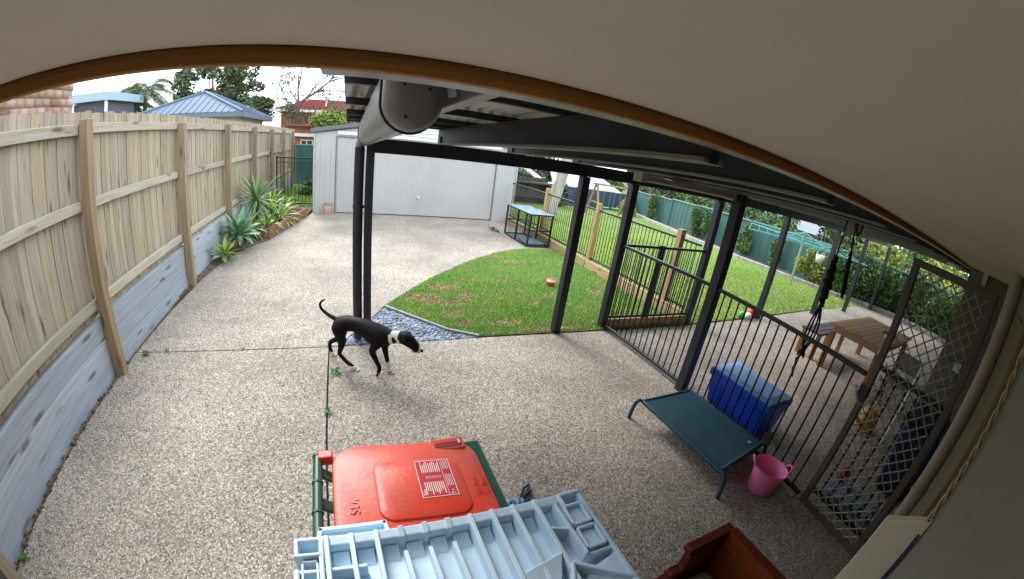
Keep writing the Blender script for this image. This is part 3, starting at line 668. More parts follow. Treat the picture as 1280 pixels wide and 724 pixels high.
# ================================================================ red-brown wooden bed box
kn = thing('wooden_pet_bed', 'red-brown wooden pet bed with stepped side board and beige cushion base', 'pet bed', (1.5,.3,0))
kn['label'] = 'red-brown wooden pet bed with a stepped back board, cut by the frame'
M['mahog'] = wood('mahogany_stain', (.16,.028,.016), (.10,.017,.012), 'x', 0, knots=False, rough=.4)
M['mahog2'] = wood('mahogany_orange', (.30,.060,.014), (.22,.042,.012), 'y', 0, knots=False, rough=.4)
pr = [(1.825,.04),(1.825,.50),(1.482,.505),(1.462,.49),(1.468,.46),(1.505,.42),(1.525,.315),(1.515,.297),(1.445,.297),(1.428,.283),(1.438,.25),(1.40,.24),(1.12,.235),(1.08,.22),(1.08,.04)]
b = MB(); b.extr([(x,.655,z) for x,z in pr], (0,0,0), (0,-.055,0)); b.build('back_board', M['mahog'], kn, bevel=.006)
b = MB(); b.box(1.77,1.825,-.02,.598,.04,.50); sb_ = b.build('side_board', M['mahog2'], kn, bevel=.006)
b = MB(); b.box(1.763,1.7695,.0,.597,.40,.425); b.build('moulding', M['mahog2'], sb_, bevel=.002)
b = MB(); b.box(1.768,1.828,-.02,.602,.5005,.507); b.build('cap_strip', M['mahog'], sb_, bevel=.002)
b = MB(); b.box(1.08,1.769,-.02,.599,.08,.11); b.build('bed_base', M['mahog'], kn)
for x, y in ((1.11,.62),(1.77,.62),(1.11,.0),(1.77,.0)):
    b = MB(); b.box(x-.025,x+.025,y-.025,y+.025,0,.04); b.build('foot', M['mahog'], kn)
M['cush'] = mat('beige_cushion', (.36,.32,.25), .95, var=.25, vscale=9, bump=.3, bscale=90)
b = MB(); b.box(1.12,1.745,-.0,.585,.112,.215); tag(b.build('cushion', M['cush'], bevel=.05, seg=4, auto=R(60)), 'beige cushion lying inside the red-brown wooden pet bed', 'cushion')

# ================================================================ raised dog bed, bucket, cooler
db = thing('raised_dog_bed', 'dark green raised mesh dog bed beside the barred fence', 'dog bed', (2.8,1.65,0))
M['dbf'] = mat('dark_green_mesh', (.006,.062,.088), .7, c2=(.011,.076,.104), vscale=6, bump=.3, bscale=500)
M['dbt'] = mat('green_tube', (.008,.058,.075), .4)
c = [(2.47,2.12,.20),(3.12,2.14,.20),(3.165,1.255,.20),(2.49,1.17,.20)]
def lerp(a, b, t): return tuple(a[i]+(b[i]-a[i])*t for i in range(3))
b = MB(); n = 14; vs = []
for i in range(n+1):
    for j in range(n+1):
        p = lerp(lerp(c[0],c[3],i/n), lerp(c[1],c[2],i/n), j/n); s = 1-max(abs(2*i/n-1), abs(2*j/n-1))**2
        vs.append((p[0],p[1],p[2]+.012-.022*s))
b.add(vs, [(i*(n+1)+j,(i+1)*(n+1)+j,(i+1)*(n+1)+j+1,i*(n+1)+j+1) for i in range(n) for j in range(n)])
b.build('mesh_sheet', M['dbf'], db, smooth=True)
for p, q in ((0,3),(1,2)):
    b = MB(); b.tube([c[p], c[q]], .021, 12); b.build('side_tube', M['dbt'], db, auto=R(40))
for p, q in ((0,1),(3,2)):
    d = (Vector(c[q])-Vector(c[p])).normalized()*.09; o = Vector((0,.0,0))
    a, e = Vector(c[p]), Vector(c[q])
    s = Vector((0,1,0)) if p == 0 else Vector((0,-1,0))
    b = MB(); b.tube([a, e], .020, 12); b.build('end_tube', M['dbt'], db, auto=R(40))
for i, (dx, dy) in enumerate(((-.055,.03),(.04,.03),(.04,-.04),(-.01,-.075))):
    a = Vector(c[i]); b = MB(); b.tube([a, a+Vector((dx*.55,dy*.55,.012)), a+Vector((dx*.95,dy*.95,-.02)), a+Vector((dx*1.15,dy*1.15,-.09)), a+Vector((dx*1.25,dy*1.25,-.199))], .017, 10); lg = b.build('leg', M['dbt'], db, auto=R(50))
b = MB(); b.lathe((3.05,1.31,.216), [(0,.004),(.016,.003),(.02,0)], 10); b.build('corner_badge', mat('badge_grey', (.4,.4,.4), .5), db)
bk = thing('pink_bucket', 'bright pink flexible bucket beside the raised dog bed', 'bucket', (2.92,.985,0))
M['pink'] = mat('pink_plastic', (.98,.24,.52), .38, var=.08, vscale=5)
b = MB(); b.lathe((2.925,.985,0), [(0,.004),(.095,.004),(.105,.012),(.118,.10),(.138,.235),(.145,.25),(.150,.252),(.146,.245),(.134,.232),(.113,.10),(.10,.02),(0,.016)], 36); b.build('body', M['pink'], bk, smooth=True)
for s in (-1, 1):
    u = Vector((-.62,.78,0)).normalized() if s < 0 else Vector((.75,-.66,0)).normalized(); tt = Vector((-u.y,u.x,0)); cc = Vector((2.925,.985,.235))+u*.135
    b = MB(); b.tube([cc+tt*(-.045), cc+tt*(-.04)+u*.02+Vector((0,0,.035)), cc+tt*(-.015)+u*.035+Vector((0,0,.052)), cc+tt*.015+u*.035+Vector((0,0,.052)), cc+tt*.04+u*.02+Vector((0,0,.035)), cc+tt*.045], .009, 8); b.build('handle', M['pink'], bk, smooth=True)
cl = thing('cooler_box', 'bright blue cooler box with pale blue lid behind the barred fence', 'cooler', (3.75,1.88,0))
M['cblue'] = mat('blue_plastic', (.004,.09,.80), .4, var=.1, vscale=4)
M['clid'] = mat('pale_blue_lid', (.22,.45,.93), .5, c2=(.30,.53,.95), vscale=3)
taper(3.515,3.86,1.50,2.18,.005,3.47,3.90,1.465,2.21,.335).build('body', M['cblue'], cl, bevel=.014, seg=3, auto=R(40))
for y in (1.62,2.05):
    b = MB(); b.bar((3.506,y,.05),(3.478,y,.27),.02,.012,up=(1,0,0)); b.build('rib', M['cblue'], cl, bevel=.003, seg=1)
b = MB(); b.box(3.452,3.915,1.45,2.225,.318,.392); b.build('rim', M['cblue'], cl, bevel=.008)
b = MB(); b.box(3.46,3.907,1.458,2.217,.392,.412); l2 = b.build('lid', M['clid'], cl, bevel=.008, seg=2, auto=R(40))
b = MB(); b.box(3.53,3.84,1.54,2.14,.412,.418); b.build('lid_panel', M['clid'], l2, bevel=.006)
b = MB(); b.box(3.444,3.454,1.80,1.90,.29,.375); b.build('latch', M['cblue'], cl, bevel=.004)
# ================================================================ grass, pebbles, weeds (countless: stuff)
NR = np.random.default_rng(5)
def inpoly(x, y, poly):
    r = np.zeros(len(x), bool); n = len(poly)
    for i in range(n):
        x0, y0 = poly[i]; x1, y1 = poly[(i+1)%n]
        c = ((y0 > y) != (y1 > y)) & (x < (x1-x0)*(y-y0)/(y1-y0+1e-12)+x0); r ^= c
    return r
def blades(name, pts, h0, h1, w, m, lean=.6, z=0.0):
    n = len(pts); a = NR.uniform(0, 2*np.pi, n); h = NR.uniform(h0, h1, n); ln = NR.uniform(.1, lean, n)*h; b = NR.uniform(0, 2*np.pi, n)
    wv = NR.uniform(.6, 1.3, n)*w
    v = np.zeros((n, 4, 3)); px, py = pts[:, 0], pts[:, 1]
    v[:, 0] = np.stack([px-np.cos(a)*wv/2, py-np.sin(a)*wv/2, np.full(n, z)], 1); v[:, 1] = np.stack([px+np.cos(a)*wv/2, py+np.sin(a)*wv/2, np.full(n, z)], 1)
    v[:, 2] = np.stack([px+np.cos(b)*ln*.5+np.cos(a)*wv*.35, py+np.sin(b)*ln*.5+np.sin(a)*wv*.35, z+h*.65], 1)
    v[:, 3] = np.stack([px+np.cos(b)*ln, py+np.sin(b)*ln, z+h*.95], 1)
    return soup(name, v, [(0, 1, 2), (0, 2, 3)], m)
def soup(name, v, tris, m, parent=None):
    """many alike little faces as one mesh; v is (n, k, 3)"""
    n, k = v.shape[:2]; me = bpy.data.meshes.new(name); F = np.concatenate([(np.arange(n)[:, None]*k+np.array(t)[None]) for t in tris]) if len(set(map(len, tris))) == 1 else None
    L = len(tris[0]); me.vertices.add(n*k); me.vertices.foreach_set('co', v.reshape(-1)); me.loops.add(F.size); me.loops.foreach_set('vertex_index', F.reshape(-1).astype(np.int32))
    me.polygons.add(len(F)); me.polygons.foreach_set('loop_start', (np.arange(len(F))*L).astype(np.int32)); me.polygons.foreach_set('loop_total', np.full(len(F), L, np.int32))
    me.update(calc_edges=True); me.validate(); me.materials.append(m)
    o = bpy.data.objects.new(name, me); COL.objects.link(o)
    if parent is not None:
        o.parent = parent; o.location = -wloc(parent)
    return o
M['grass'] = mat('grass_blade', (.28,.49,.12), .7, island=.35, c2=(.39,.53,.16), vscale=1.2, spec=.2)
M['grassf'] = mat('back_grass_blade', (.31,.52,.11), .7, island=.25, c2=(.46,.56,.17), vscale=.5, spec=.2)
PATCH = [(1.46,5.62,.27,.20),(1.07,5.22,.30,.20),(1.36,4.97,.34,.12),(1.97,6.01,.14,.10),(1.71,5.2,.14,.16),(1.34,4.6,.17,.11),(1.42,4.29,.14,.10),(1.97,4.27,.28,.11),(3.63,6.1,.18,.18),(3.3,7.1,.34,.18),(3.0,7.5,.3,.12),(2.6,5.9,.14,.12),(3.2,5.2,.2,.14),(4.2,5.4,.16,.2),(2.7,4.9,.15,.1),(3.9,4.6,.15,.1),(2.6,4.05,.5,.07)]
def lawn_pts(poly, n, jit=0):
    P = np.array(poly); lo, hi = P.min(0), P.max(0); x = NR.uniform(lo[0], hi[0], n); y = NR.uniform(lo[1], hi[1], n); k = inpoly(x, y, poly); return np.stack([x[k], y[k]], 1)
pts = lawn_pts(LAWN, 150000)
keep = np.ones(len(pts), bool)
for cx, cy, rx, ry in PATCH:
    d = ((pts[:,0]-cx)/rx)**2+((pts[:,1]-cy)/ry)**2+NR.normal(0, .25, len(pts)); keep &= ~((d < 1) & (NR.uniform(0, 1, len(pts)) < .86))
tag(blades('front_lawn_grass', pts[keep], .018, .048, .010, M['grass'], .9), kind='stuff')
pts = lawn_pts([(x*.999, y) for x, y in BACK], 170000)
keep = NR.uniform(0, 1, len(pts)) < np.clip(1.5-(pts[:,1]-4)/10, .35, 1)
tag(blades('back_lawn_grass', pts[keep], .02, .045, .016, M['grassf'], .9), kind='stuff')
pts = lawn_pts([(-2.35,12.7),(-.95,12.7),(-.95,19),(-2.35,19)], 9000)
tag(blades('side_lawn_grass', pts, .03, .10, .018, M['grass'], .8), kind='stuff')
# brown leaf patches on the lawn: dry thatch
M['straw'] = mat('dry_thatch', (.50,.36,.20), .9, island=.4)
pp = []
for cx, cy, rx, ry in PATCH:
    n = int(14000*rx*ry)+60; t = NR.uniform(0, 2*np.pi, n); r = np.sqrt(NR.uniform(0, 1, n)); pp.append(np.stack([cx+rx*r*np.cos(t), cy+ry*r*np.sin(t)], 1))
pp = np.concatenate(pp); pp = pp[inpoly(pp[:,0], pp[:,1], LAWN)]
tag(blades('dry_thatch', pp, .006, .016, .022, M['straw'], 2.0, z=.004), kind='stuff')
# pebbles
M['pebble'] = mat('blue_grey_pebble', (.12,.15,.20), .55, island=.55, c2=(.22,.26,.33), vscale=6)
ico = bmesh.new(); bmesh.ops.create_icosphere(ico, subdivisions=1, radius=1); IV = np.array([v.co for v in ico.verts]); IF = [tuple(v.index for v in f.verts) for f in ico.faces]; ico.free()
def pebbles(name, pts, r0, r1, z, m):
    n = len(pts); r = NR.uniform(r0, r1, (n, 1, 1)); sc = np.stack([NR.uniform(.8, 1.5, n), NR.uniform(.6, 1, n), NR.uniform(.4, .7, n)], 1)[:, None, :]
    v = IV[None]*(1+NR.normal(0, .08, (n, len(IV), 1)))*r*sc; a = NR.uniform(0, np.pi, n); ca, sa = np.cos(a)[:, None], np.sin(a)[:, None]
    v = np.stack([v[..., 0]*ca-v[..., 1]*sa, v[..., 0]*sa+v[..., 1]*ca, v[..., 2]], -1)
    v += np.concatenate([pts, NR.uniform(z-.01, z+.012, (n, 1))], 1)[:, None, :]
    return soup(name, v, IF, m)
pts = lawn_pts(PEB, 7500)
o = pebbles('pebbles', pts, .016, .032, -.012, M['pebble']); tag(o, kind='stuff')
# mulch chips along the fence and in the bed
M['chip'] = mat('bark_chip', (.12,.09,.065), .9, island=.6)
pts = np.concatenate([lawn_pts([(-2.36,5.4),(-2.25,6.0),(-2.17,6.9),(-2.03,7.8),(-1.68,8.5),(-1.15,11.2),(-1.1,12.5),(-2.36,12.5)], 3500), lawn_pts([(-2.34,-.5),(-2.29,-.5),(-2.29,3.8),(-2.34,3.8)], 160)])
o = pebbles('bark_chips', pts, .008, .024, .012, M['chip']); tag(o, kind='stuff')
# small weeds in the joints
M['weed'] = mat('weed_leaf', (.07,.19,.03), .7, island=.35)
def weed(x, y, n, s, label):
    a = NR.uniform(0, 2*np.pi, n); r = NR.uniform(.2, 1, n)*s; v = np.zeros((n, 4, 3)); w = s*.22
    for i in range(n):
        d = np.array([np.cos(a[i]), np.sin(a[i]), 0]); p = np.array([-d[1], d[0], 0]); z = NR.uniform(.15, .6)*s
        v[i] = [np.array([x, y, .002]), np.array([x, y, .006])+d*r[i]*.6+p*w*.5+[0, 0, z], np.array([x, y, .004])+d*r[i]+[0, 0, z*.7], np.array([x, y, .006])+d*r[i]*.6-p*w*.5+[0, 0, z]]
    return tag(soup('weed', v, [(0, 1, 2, 3)], M['weed']), label, 'weed', 'weeds growing in the concrete joints')
weed(-.13,3.34,36,.075,'biggest green weed in the concrete joint by the dog hind paws')
weed(-.19,2.74,24,.06,'small green weed in the long concrete joint above the red bin')
weed(-2.16,3.80,24,.08,'green weed in the cross joint beside the fence post')
weed(-1.95,3.875,14,.05,'tiny weed in the cross joint a step from the fence')
weed(-1.1,3.875,14,.035,'tiny weed midway along the cross joint')
weed(-2.26,1.25,18,.08,'green weed at the fence foot in the lower left corner')
# ================================================================ dog
dogT = thing('dog', 'slim black dog with white neck and paws walking across the concrete', 'dog', (.02,3.48,0))
DA, DH, DR_ = np.array([-.02,3.51,0]), np.array([.84,-.543,0]), np.array([-.543,-.84,0])
def dp_(s, z, l=0): return tuple(DA+DH*s+DR_*l+np.array([0, 0, z]))
def skin_mesh(name, nodes, edges, root, sub=2):
    me = bpy.data.meshes.new(name); me.from_pydata([n[0] for n in nodes], edges, []); o = bpy.data.objects.new(name, me); COL.objects.link(o)
    o.modifiers.new('s', 'SKIN'); ss = o.modifiers.new('u', 'SUBSURF'); ss.levels = sub; ss.render_levels = sub
    for i, n in enumerate(nodes): me.skin_vertices[0].data[i].radius = n[1] if isinstance(n[1], tuple) else (n[1], n[1]); me.skin_vertices[0].data[i].use_root = (i == root)
    dg = bpy.context.evaluated_depsgraph_get(); r = bpy.data.meshes.new_from_object(o.evaluated_get(dg)); bpy.data.objects.remove(o); r.name = name
    r.polygons.foreach_set('use_smooth', [True]*len(r.polygons)); return r
nd = []; ed = []
def chain(lst, start=None):
    prev = start
    for (s, z, l, r) in lst:
        nd.append((dp_(s, z, l), r)); i = len(nd)-1
        if prev is not None: ed.append((prev, i))
        prev = i
    return prev
# spine: pelvis first (root)
chain([(-.045,.425,0,.075)]); 
neck = chain([(.05,.452,0,.076),(.15,.452,0,.080),(.25,.425,0,.102),(.34,.395,0,.118),(.42,.395,0,.098),(.485,.405,0,.070),(.545,.418,0,.060),(.60,.430,0,.066),(.645,.424,0,.070),(.690,.388,0,.054),(.735,.356,0,.045),(.768,.338,0,.035)], 0)
chain([(-.10,.462,0,.026),(-.155,.472,0,.020),(-.22,.498,0,.017),(-.272,.535,0,.015),(-.283,.575,0,.013),(-.262,.61,0,.011),(-.222,.638,0,.007)], 0)
chain([(-.05,.38,.055,.066),(.005,.275,.072,.046),(-.015,.20,.075,.028),(-.035,.135,.075,.022),(.04,.07,.075,.019),(.115,.024,.075,.024),(.155,.016,.075,.022)], 0)
chain([(-.07,.38,-.055,.062),(-.075,.275,-.065,.046),(-.15,.20,-.068,.030),(-.235,.150,-.07,.024),(-.245,.09,-.07,.020),(-.225,.024,-.07,.022),(-.19,.016,-.07,.020)], 0)
SH = 4
chain([(.365,.325,.062,.052),(.315,.255,.070,.036),(.355,.175,.068,.025),(.395,.10,.066,.022),(.395,.055,.066,.020),(.375,.022,.066,.020)], SH)
chain([(.39,.325,-.05,.048),(.385,.25,-.055,.034),(.41,.17,-.045,.024),(.43,.09,-.035,.021),(.44,.026,-.03,.028),(.482,.018,-.03,.025)], SH)
me = skin_mesh('body', nd, ed, 0, 2)
M['dogk'] = mat('black_coat', (.0045,.004,.005), .6, c2=(.008,.006,.006), vscale=7, spec=.14)
M['dogw'] = mat('white_coat', (.74,.70,.66), .8)
M['dogb'] = mat('dark_brown_coat', (.022,.012,.012), .5)
for m in ('dogk','dogw','dogb'): me.materials.append(M[m])
bmx = bmesh.new(); bmx.from_mesh(me); bmesh.ops.recalc_face_normals(bmx, faces=bmx.faces)
for f in bmx.faces:
    c = np.array(f.calc_center_median())-DA; s, l, z = c@DH, c@DR_, c[2]; mi = 0
    nb = math.sin(s*60+z*30)*.008
    if .488+nb+max(0,(z-.43))*.2 < s < .583+nb-(z-.42)*.25 and z > .33: mi = 1
    if .52 < s < .556 and .375 < z < .43: mi = 0
    if z < .30 and .44 < s < .6 and z > .24: mi = 1
    if .765 < s < .785 and z > .345: mi = 1
    if z < .042 and not (.33 < s < .415): mi = 1
    if .40 < s < .50 and z < .115 and l < .01: mi = 1
    if .05 < s < .28 and z < .385 and z > .30: mi = 2
    f.material_index = mi
bmx.to_mesh(me); bmx.free()
body = place('body', me, dogT, (0,0,0)); 
for ch, l in ((1,.052),(-1,-.052)):
    b = MB(); t = .006
    P0 = [(.585,.478,.03),(.645,.482,.035),(.655,.44,.072),(.625,.405,.078),(.598,.425,.070)]
    vs = [dp_(s,z,ch*ll) for s,z,ll in P0]+[dp_(s,z,ch*(ll+t*1.5)) for s,z,ll in P0]; n = 5
    b.add(vs, [tuple(range(n))[::-1], tuple(range(n,2*n))]+[(i,(i+1)%n,n+(i+1)%n,n+i) for i in range(n)])
    e = b.build('ear', M['dogk'], dogT, bevel=.004, seg=2, auto=R(80))
    b = MB(); c = Vector(dp_(.688,.418,ch*.043)); b.lathe(c, [(0,-.008),(.006,-.006),(.008,0),(.006,.006),(0,.008)], 10); b.build('eye', M['dogb'], dogT, smooth=True)
b = MB(); c = Vector(dp_(.786,.338,0)); b.lathe(c, [(0,-.016),(.012,-.012),(.017,0),(.013,.011),(0,.014)], 12); b.build('nose', M['black'], dogT, smooth=True)
b = MB(); b.tube([dp_(.700,.330,.030),dp_(.735,.322,.026),dp_(.768,.318,.004),dp_(.768,.318,-.004),dp_(.735,.322,-.026)], .004, 6); b.build('mouth', M['dogb'], dogT, smooth=True)
for (s, l, a) in ((.165,.075,0),(-.185,-.07,0),(.49,-.03,0),(.365,.066,0)):
    for k in range(4):
        b = MB(); o = -.0165+.011*k; c = Vector(dp_(s+.012-abs(o)*.3,.010,l+o)); b.lathe(c, [(0,-.009),(.007,-.007),(.0085,0),(.006,.007),(0,.009)], 8); b.build('toe', M['dogk'] if a or abs(s-.365) < .01 else M['dogw'], dogT, smooth=True)

# ================================================================ plants by the fence
M['yucca'] = mat('yucca_leaf', (.13,.27,.08), .5, rand=.35, c2=(.20,.34,.10), vscale=10)
M['agave'] = mat('agave_leaf', (.12,.29,.15), .5, rand=.25, c2=(.19,.37,.20), vscale=9)
M['brom'] = mat('bromeliad_leaf', (.20,.34,.045), .45, rand=.4, c2=(.30,.42,.07), vscale=9)
M['stem'] = mat('dry_stem', (.20,.14,.08), .9, var=.3, vscale=20)
def leaf_mesh(name, L, w, droop, m, fold=.25, n=6, belly=.4):
    b = MB(); vs = []
    for i in range(n+1):
        t = i/n; ww = w*min(1, (t/belly)**.6 if t < belly else 1)*(1-((t-belly)/(1-belly))**1.6 if t > belly else 1); ww = max(ww, w*.04) if i < n else w*.02
        if i == 0: ww = w*.45
        x = L*t*(1-.15*droop*t); z = -droop*L*t*t*.5
        vs += [(x,-ww/2,z+fold*ww*.5),(x,0,z),(x,ww/2,z+fold*ww*.5)]
    fs = []
    for i in range(n): fs += [(3*i,3*i+1,3*i+4,3*i+3),(3*i+1,3*i+2,3*i+5,3*i+4)]
    b.add(vs, fs); me = b.mesh(name, m, smooth=True, fix=False); return me
def rosette(root, c, n, L, w, m, el0, el1, droop, rr=.02, name='leaf', fold=.25, belly=.4):
    ms = [leaf_mesh(name, L*f, w, droop*d, m, fold, belly=belly) for f, d in ((1,.6),(.85,1.1),(1.1,.9))]
    for i in range(n):
        t = i/n; az = i*2.39996+RNG.uniform(-.2,.2); el = el0+(el1-el0)*t+RNG.uniform(-.08,.08)
        place(name, RNG.choice(ms), root, Vector(c)+Vector((math.cos(az)*rr,math.sin(az)*rr,RNG.uniform(-.02,.03)+.06*t)), (RNG.uniform(-.25,.25),-el,az), [RNG.uniform(.8,1.1)]*3)
yu = thing('yucca', 'spiky yucca with thin radiating leaves against the timber fence', 'yucca', (-1.98,9.3,0))
b = MB(); b.tube([(-1.98,9.3,0),(-1.97,9.29,.35),(-1.98,9.3,.68)], [.05,.045,.04], 10); b.build('trunk', M['stem'], yu, auto=R(40))
rosette(yu, (-1.98,9.3,.68), 90, .70, .045, M['yucca'], -.7, 1.45, .45, .03, fold=.4, belly=.3)
ag = thing('agave', 'large blue-green agave rosette at the edge of the concrete', 'agave', (-2.0,7.75,0))
b = MB(); b.tube([(-2.0,7.75,-.02),(-2.0,7.75,.30)], [.07,.055], 10); b.build('stem', M['stem'], ag)
rosette(ag, (-2.0,7.75,.28), 34, .48, .13, M['agave'], -.25, 1.35, .55, .04, fold=.3, belly=.5)
ag2 = thing('agave', 'smaller pale agave pup in front of the large agave', 'agave', (-2.12,7.05,0))
rosette(ag2, (-2.12,7.05,.10), 22, .34, .09, M['brom'], -.15, 1.3, .4, .03, belly=.45)
for (x, y, z, n, L, lab) in ((-1.75,9.15,.12,40,.45,'yellow-green bromeliad clump below the yucca'),(-1.62,10.1,.15,56,.62,'arching yellow-green bromeliad clump near the garden sleeper'),(-1.9,10.6,.3,50,.6,'leafy bromeliad clump behind the yucca beside the fence'),(-2.05,8.6,.15,40,.46,'low bromeliad clump between agave and yucca')):
    t = thing('bromeliad', lab, 'bromeliad', (x,y,0)); b = MB(); b.tube([(x,y,-.02),(x,y,z)], .05, 8); b.build('stem', M['stem'], t)
    rosette(t, (x,y,z), n, L, .055, M['brom'], .0, 1.4, 1.1, .05)
ge = thing('garden_edging', 'brown sleeper edging round the small mulch bed by the side gate', 'edging', (-1.3,10,0))
M['sleeperb'] = wood('brown_sleeper', (.30,.17,.10), (.20,.12,.07), 'y', .1)
b = MB(); b.bar((-1.63,8.62,.10),(-1.09,11.25,.10),.06,.24); b.build('sleeper', M['sleeperb'], ge, bevel=.006)
b = MB(); b.bar((-1.67,8.60,.10),(-2.05,8.75,.10),.06,.24); b.build('sleeper', M['sleeperb'], ge, bevel=.006)
b = MB(); b.bar((-1.13,11.3,.10),(-1.75,11.2,.12),.06,.22); b.build('sleeper', M['sleeperb'], ge, bevel=.006)

# ================================================================ crate, toys
cr = thing('dog_crate', 'black wire dog crate with blue cover beside the front lawn', 'dog crate', (4.5,9.2,0))
CX0, CX1, CY0, CY1, CZ = 4.2,4.80,8.46,9.95,.80
for x in (CX0,CX1):
    for y in (CY0,(CY0+CY1)/2,CY1):
        b = MB(); b.box(x-.018,x+.018,y-.018,y+.018,.02,CZ); b.build('upright', M['black'], cr)
for z in (.03,.42,CZ):
    for x in (CX0,CX1):
        b = MB(); b.box(x-.014,x+.014,CY0,CY1,z-.014,z+.014); b.build('side_bar', M['black'], cr)
    for y in (CY0,CY1):
        b = MB(); b.box(CX0,CX1,y-.014,y+.014,z-.014,z+.014); b.build('end_bar', M['black'], cr)
wm = MB()
for i in range(1, 24):
    y = CY0+(CY1-CY0)*i/24
    for x in (CX0,CX1): wm.tube([(x,y,.03),(x,y,CZ)], .0028, 4, cap=False)
for i in range(1, 12):
    x = CX0+(CX1-CX0)*i/12
    for y in (CY0,CY1): wm.tube([(x,y,.03),(x,y,CZ)], .0028, 4, cap=False)
for i in range(1, 8):
    z = .03+(CZ-.03)*i/8
    for x in (CX0,CX1): wm.tube([(x,CY0,z),(x,CY1,z)], .0028, 4, cap=False)
tag(wm.build('wire_panel', M['black'], cr), kind='stuff')
M['tarp'] = mat('blue_grey_cover', (.10,.19,.25), .6, c2=(.18,.28,.33), vscale=6, bump=.5, bscale=12)
b = MB(); n = 12; vs = []
for i in range(n+1):
    for j in range(n+1):
        vs.append((CX0-.03+(CX1-CX0+.06)*j/n, CY0-.03+(CY1-CY0+.06)*i/n, CZ+.022+.018*math.sin(i*1.3)*math.sin(j*1.1)))
b.add(vs, [(i*(n+1)+j,i*(n+1)+j+1,(i+1)*(n+1)+j+1,(i+1)*(n+1)+j) for i in range(n) for j in range(n)])
tag(b.build('crate_cover', M['tarp'], smooth=True), 'faded blue cover lying on top of the wire dog crate', 'cover')
b = MB(); b.box(4.26,4.74,8.55,9.2,.035,.09); tag(b.build('crate_mat', M['tarp'], bevel=.02), 'thin mat inside the wire dog crate', 'mat')
b = MB()
pts = [(3.97+.10*math.cos(t*1.1)+.02*math.sin(t*3), 10.2+.25*math.sin(t*.7), .015+.05*abs(math.sin(t*.5))) for t in np.linspace(0,14,90)]
b.tube(pts, .012, 6); tag(b.build('hose', M['black'], smooth=True), 'tangled black hose on the concrete behind the dog crate', 'hose')
M['redb'] = mat('red_toy', (.70,.06,.035), .5)
bl = thing('toy_ball', 'red and white toy ball lying on the front lawn', 'ball', (3.40,5.66,.07))
b = MB(); b.lathe((3.40,5.66,.075), [(.075*math.sin(a),-.075*math.cos(a)) for a in [math.pi*i/12 for i in range(13)]], 18); b.build('shell', M['redb'], bl, smooth=True)
b = MB(); b.lathe((3.40,5.66,.075), [(.0765*math.sin(a),-.0765*math.cos(a)) for a in [math.pi*(.63+.03*i) for i in range(5)]], 18); b.build('white_band', M['white'], bl, smooth=True)
M['greent'] = mat('green_toy', (.05,.42,.12), .5)
for (x, y, r, m, lab) in ((6.95,4.05,.085,'redb','red toy ball by the far patio post'),(6.60,4.02,.07,'greent','green toy ball next to the red toy by the patio post')):
    b = MB(); b.lathe((x,y,r), [(r*math.sin(a),-r*math.cos(a)) for a in [math.pi*i/10 for i in range(11)]], 14); tag(b.build('toy_ball', M[m], smooth=True), lab, 'ball')
b = MB(); b.lathe((6.78,3.98,.0), [(0,.003),(.06,.003),(.07,.05),(.05,.11),(0,.115)], 12); tag(b.build('toy_cup', M['white'], smooth=True), 'white toy cup between red and green toy balls', 'toy')
# blue rope toy beside the bin
M['rope'] = mat('blue_rope', (.03,.16,.36), .8, island=.3)
rt = thing('rope_toy', 'knotted blue rope toy with black ends beside the red bin', 'rope toy', (1.0,1.55,0))
b = MB(); b.tube([(.93+.035*math.cos(t)+.01*t, 1.52+.035*math.sin(t*1.3), .02+.012*math.sin(t*2)) for t in np.linspace(0,9,50)], .014, 7); b.build('knot', M['rope'], rt, smooth=True)
for a in (0,.3,.6):
    b = MB(); b.tube([(1.02,1.55,.02),(1.08+.03*math.cos(a*3),1.60+.05*a,.035),(1.12+.02*a,1.63+.06*a,.02)], .011, 6); b.build('tail', M['black'], rt, smooth=True)

# ================================================================ table, bench, small table things
M['tblw'] = wood('brown_table_wood', (.44,.28,.135), (.35,.21,.095), 'x', .08, knots=False, rough=.55)
M['tblz'] = wood('brown_leg_wood', (.33,.15,.065), (.24,.11,.05), 'z', .1, knots=False, rough=.55)
tb_ = thing('patio_table', 'brown slatted timber table standing on the patio', 'table', (7.4,1.85,0))
TX0,TX1,TY0,TY1 = 6.40,8.35,1.38,2.32
for i in range(9):
    y0 = TY0+(TY1-TY0)*i/9; b = MB(); b.box(TX0,TX1,y0+.0015,y0+(TY1-TY0)/9-.0015,.695,.72); b.build('slat', M['tblw'], tb_, bevel=.003, seg=1)
for y in (TY0+.05,TY1-.08):
    b = MB(); b.box(TX0+.06,TX1-.06,y,y+.03,.60,.694); b.build('apron', M['tblw'], tb_)
for x in (TX0+.04,TX1-.07):
    b = MB(); b.box(x,x+.03,TY0+.09,TY1-.09,.60,.694); b.build('apron', M['tblw'], tb_)
for x in (TX0+.03,TX1-.11):
    for y in (TY0+.03,TY1-.11):
        b = MB(); b.box(x,x+.08,y,y+.08,0,.60); b.build('leg', M['tblz'], tb_, bevel=.004)
bn = thing('bench', 'dark grey topped timber bench behind the patio table', 'bench', (7.1,2.55,0))
M['bench'] = mat('dark_bench_top', (.05,.055,.065), .6, var=.2, vscale=8)
for i in range(3):
    y = 2.42+i*.12; b = MB(); b.box(6.45,7.75,y,y+.11,.42,.45); b.build('slat', M['bench'], bn, bevel=.004)
for x in (6.50,7.62):
    for y in (2.43,2.70):
        b = MB(); b.box(x,x+.06,y,y+.06,0,.42); b.build('leg', M['tblz'], bn)
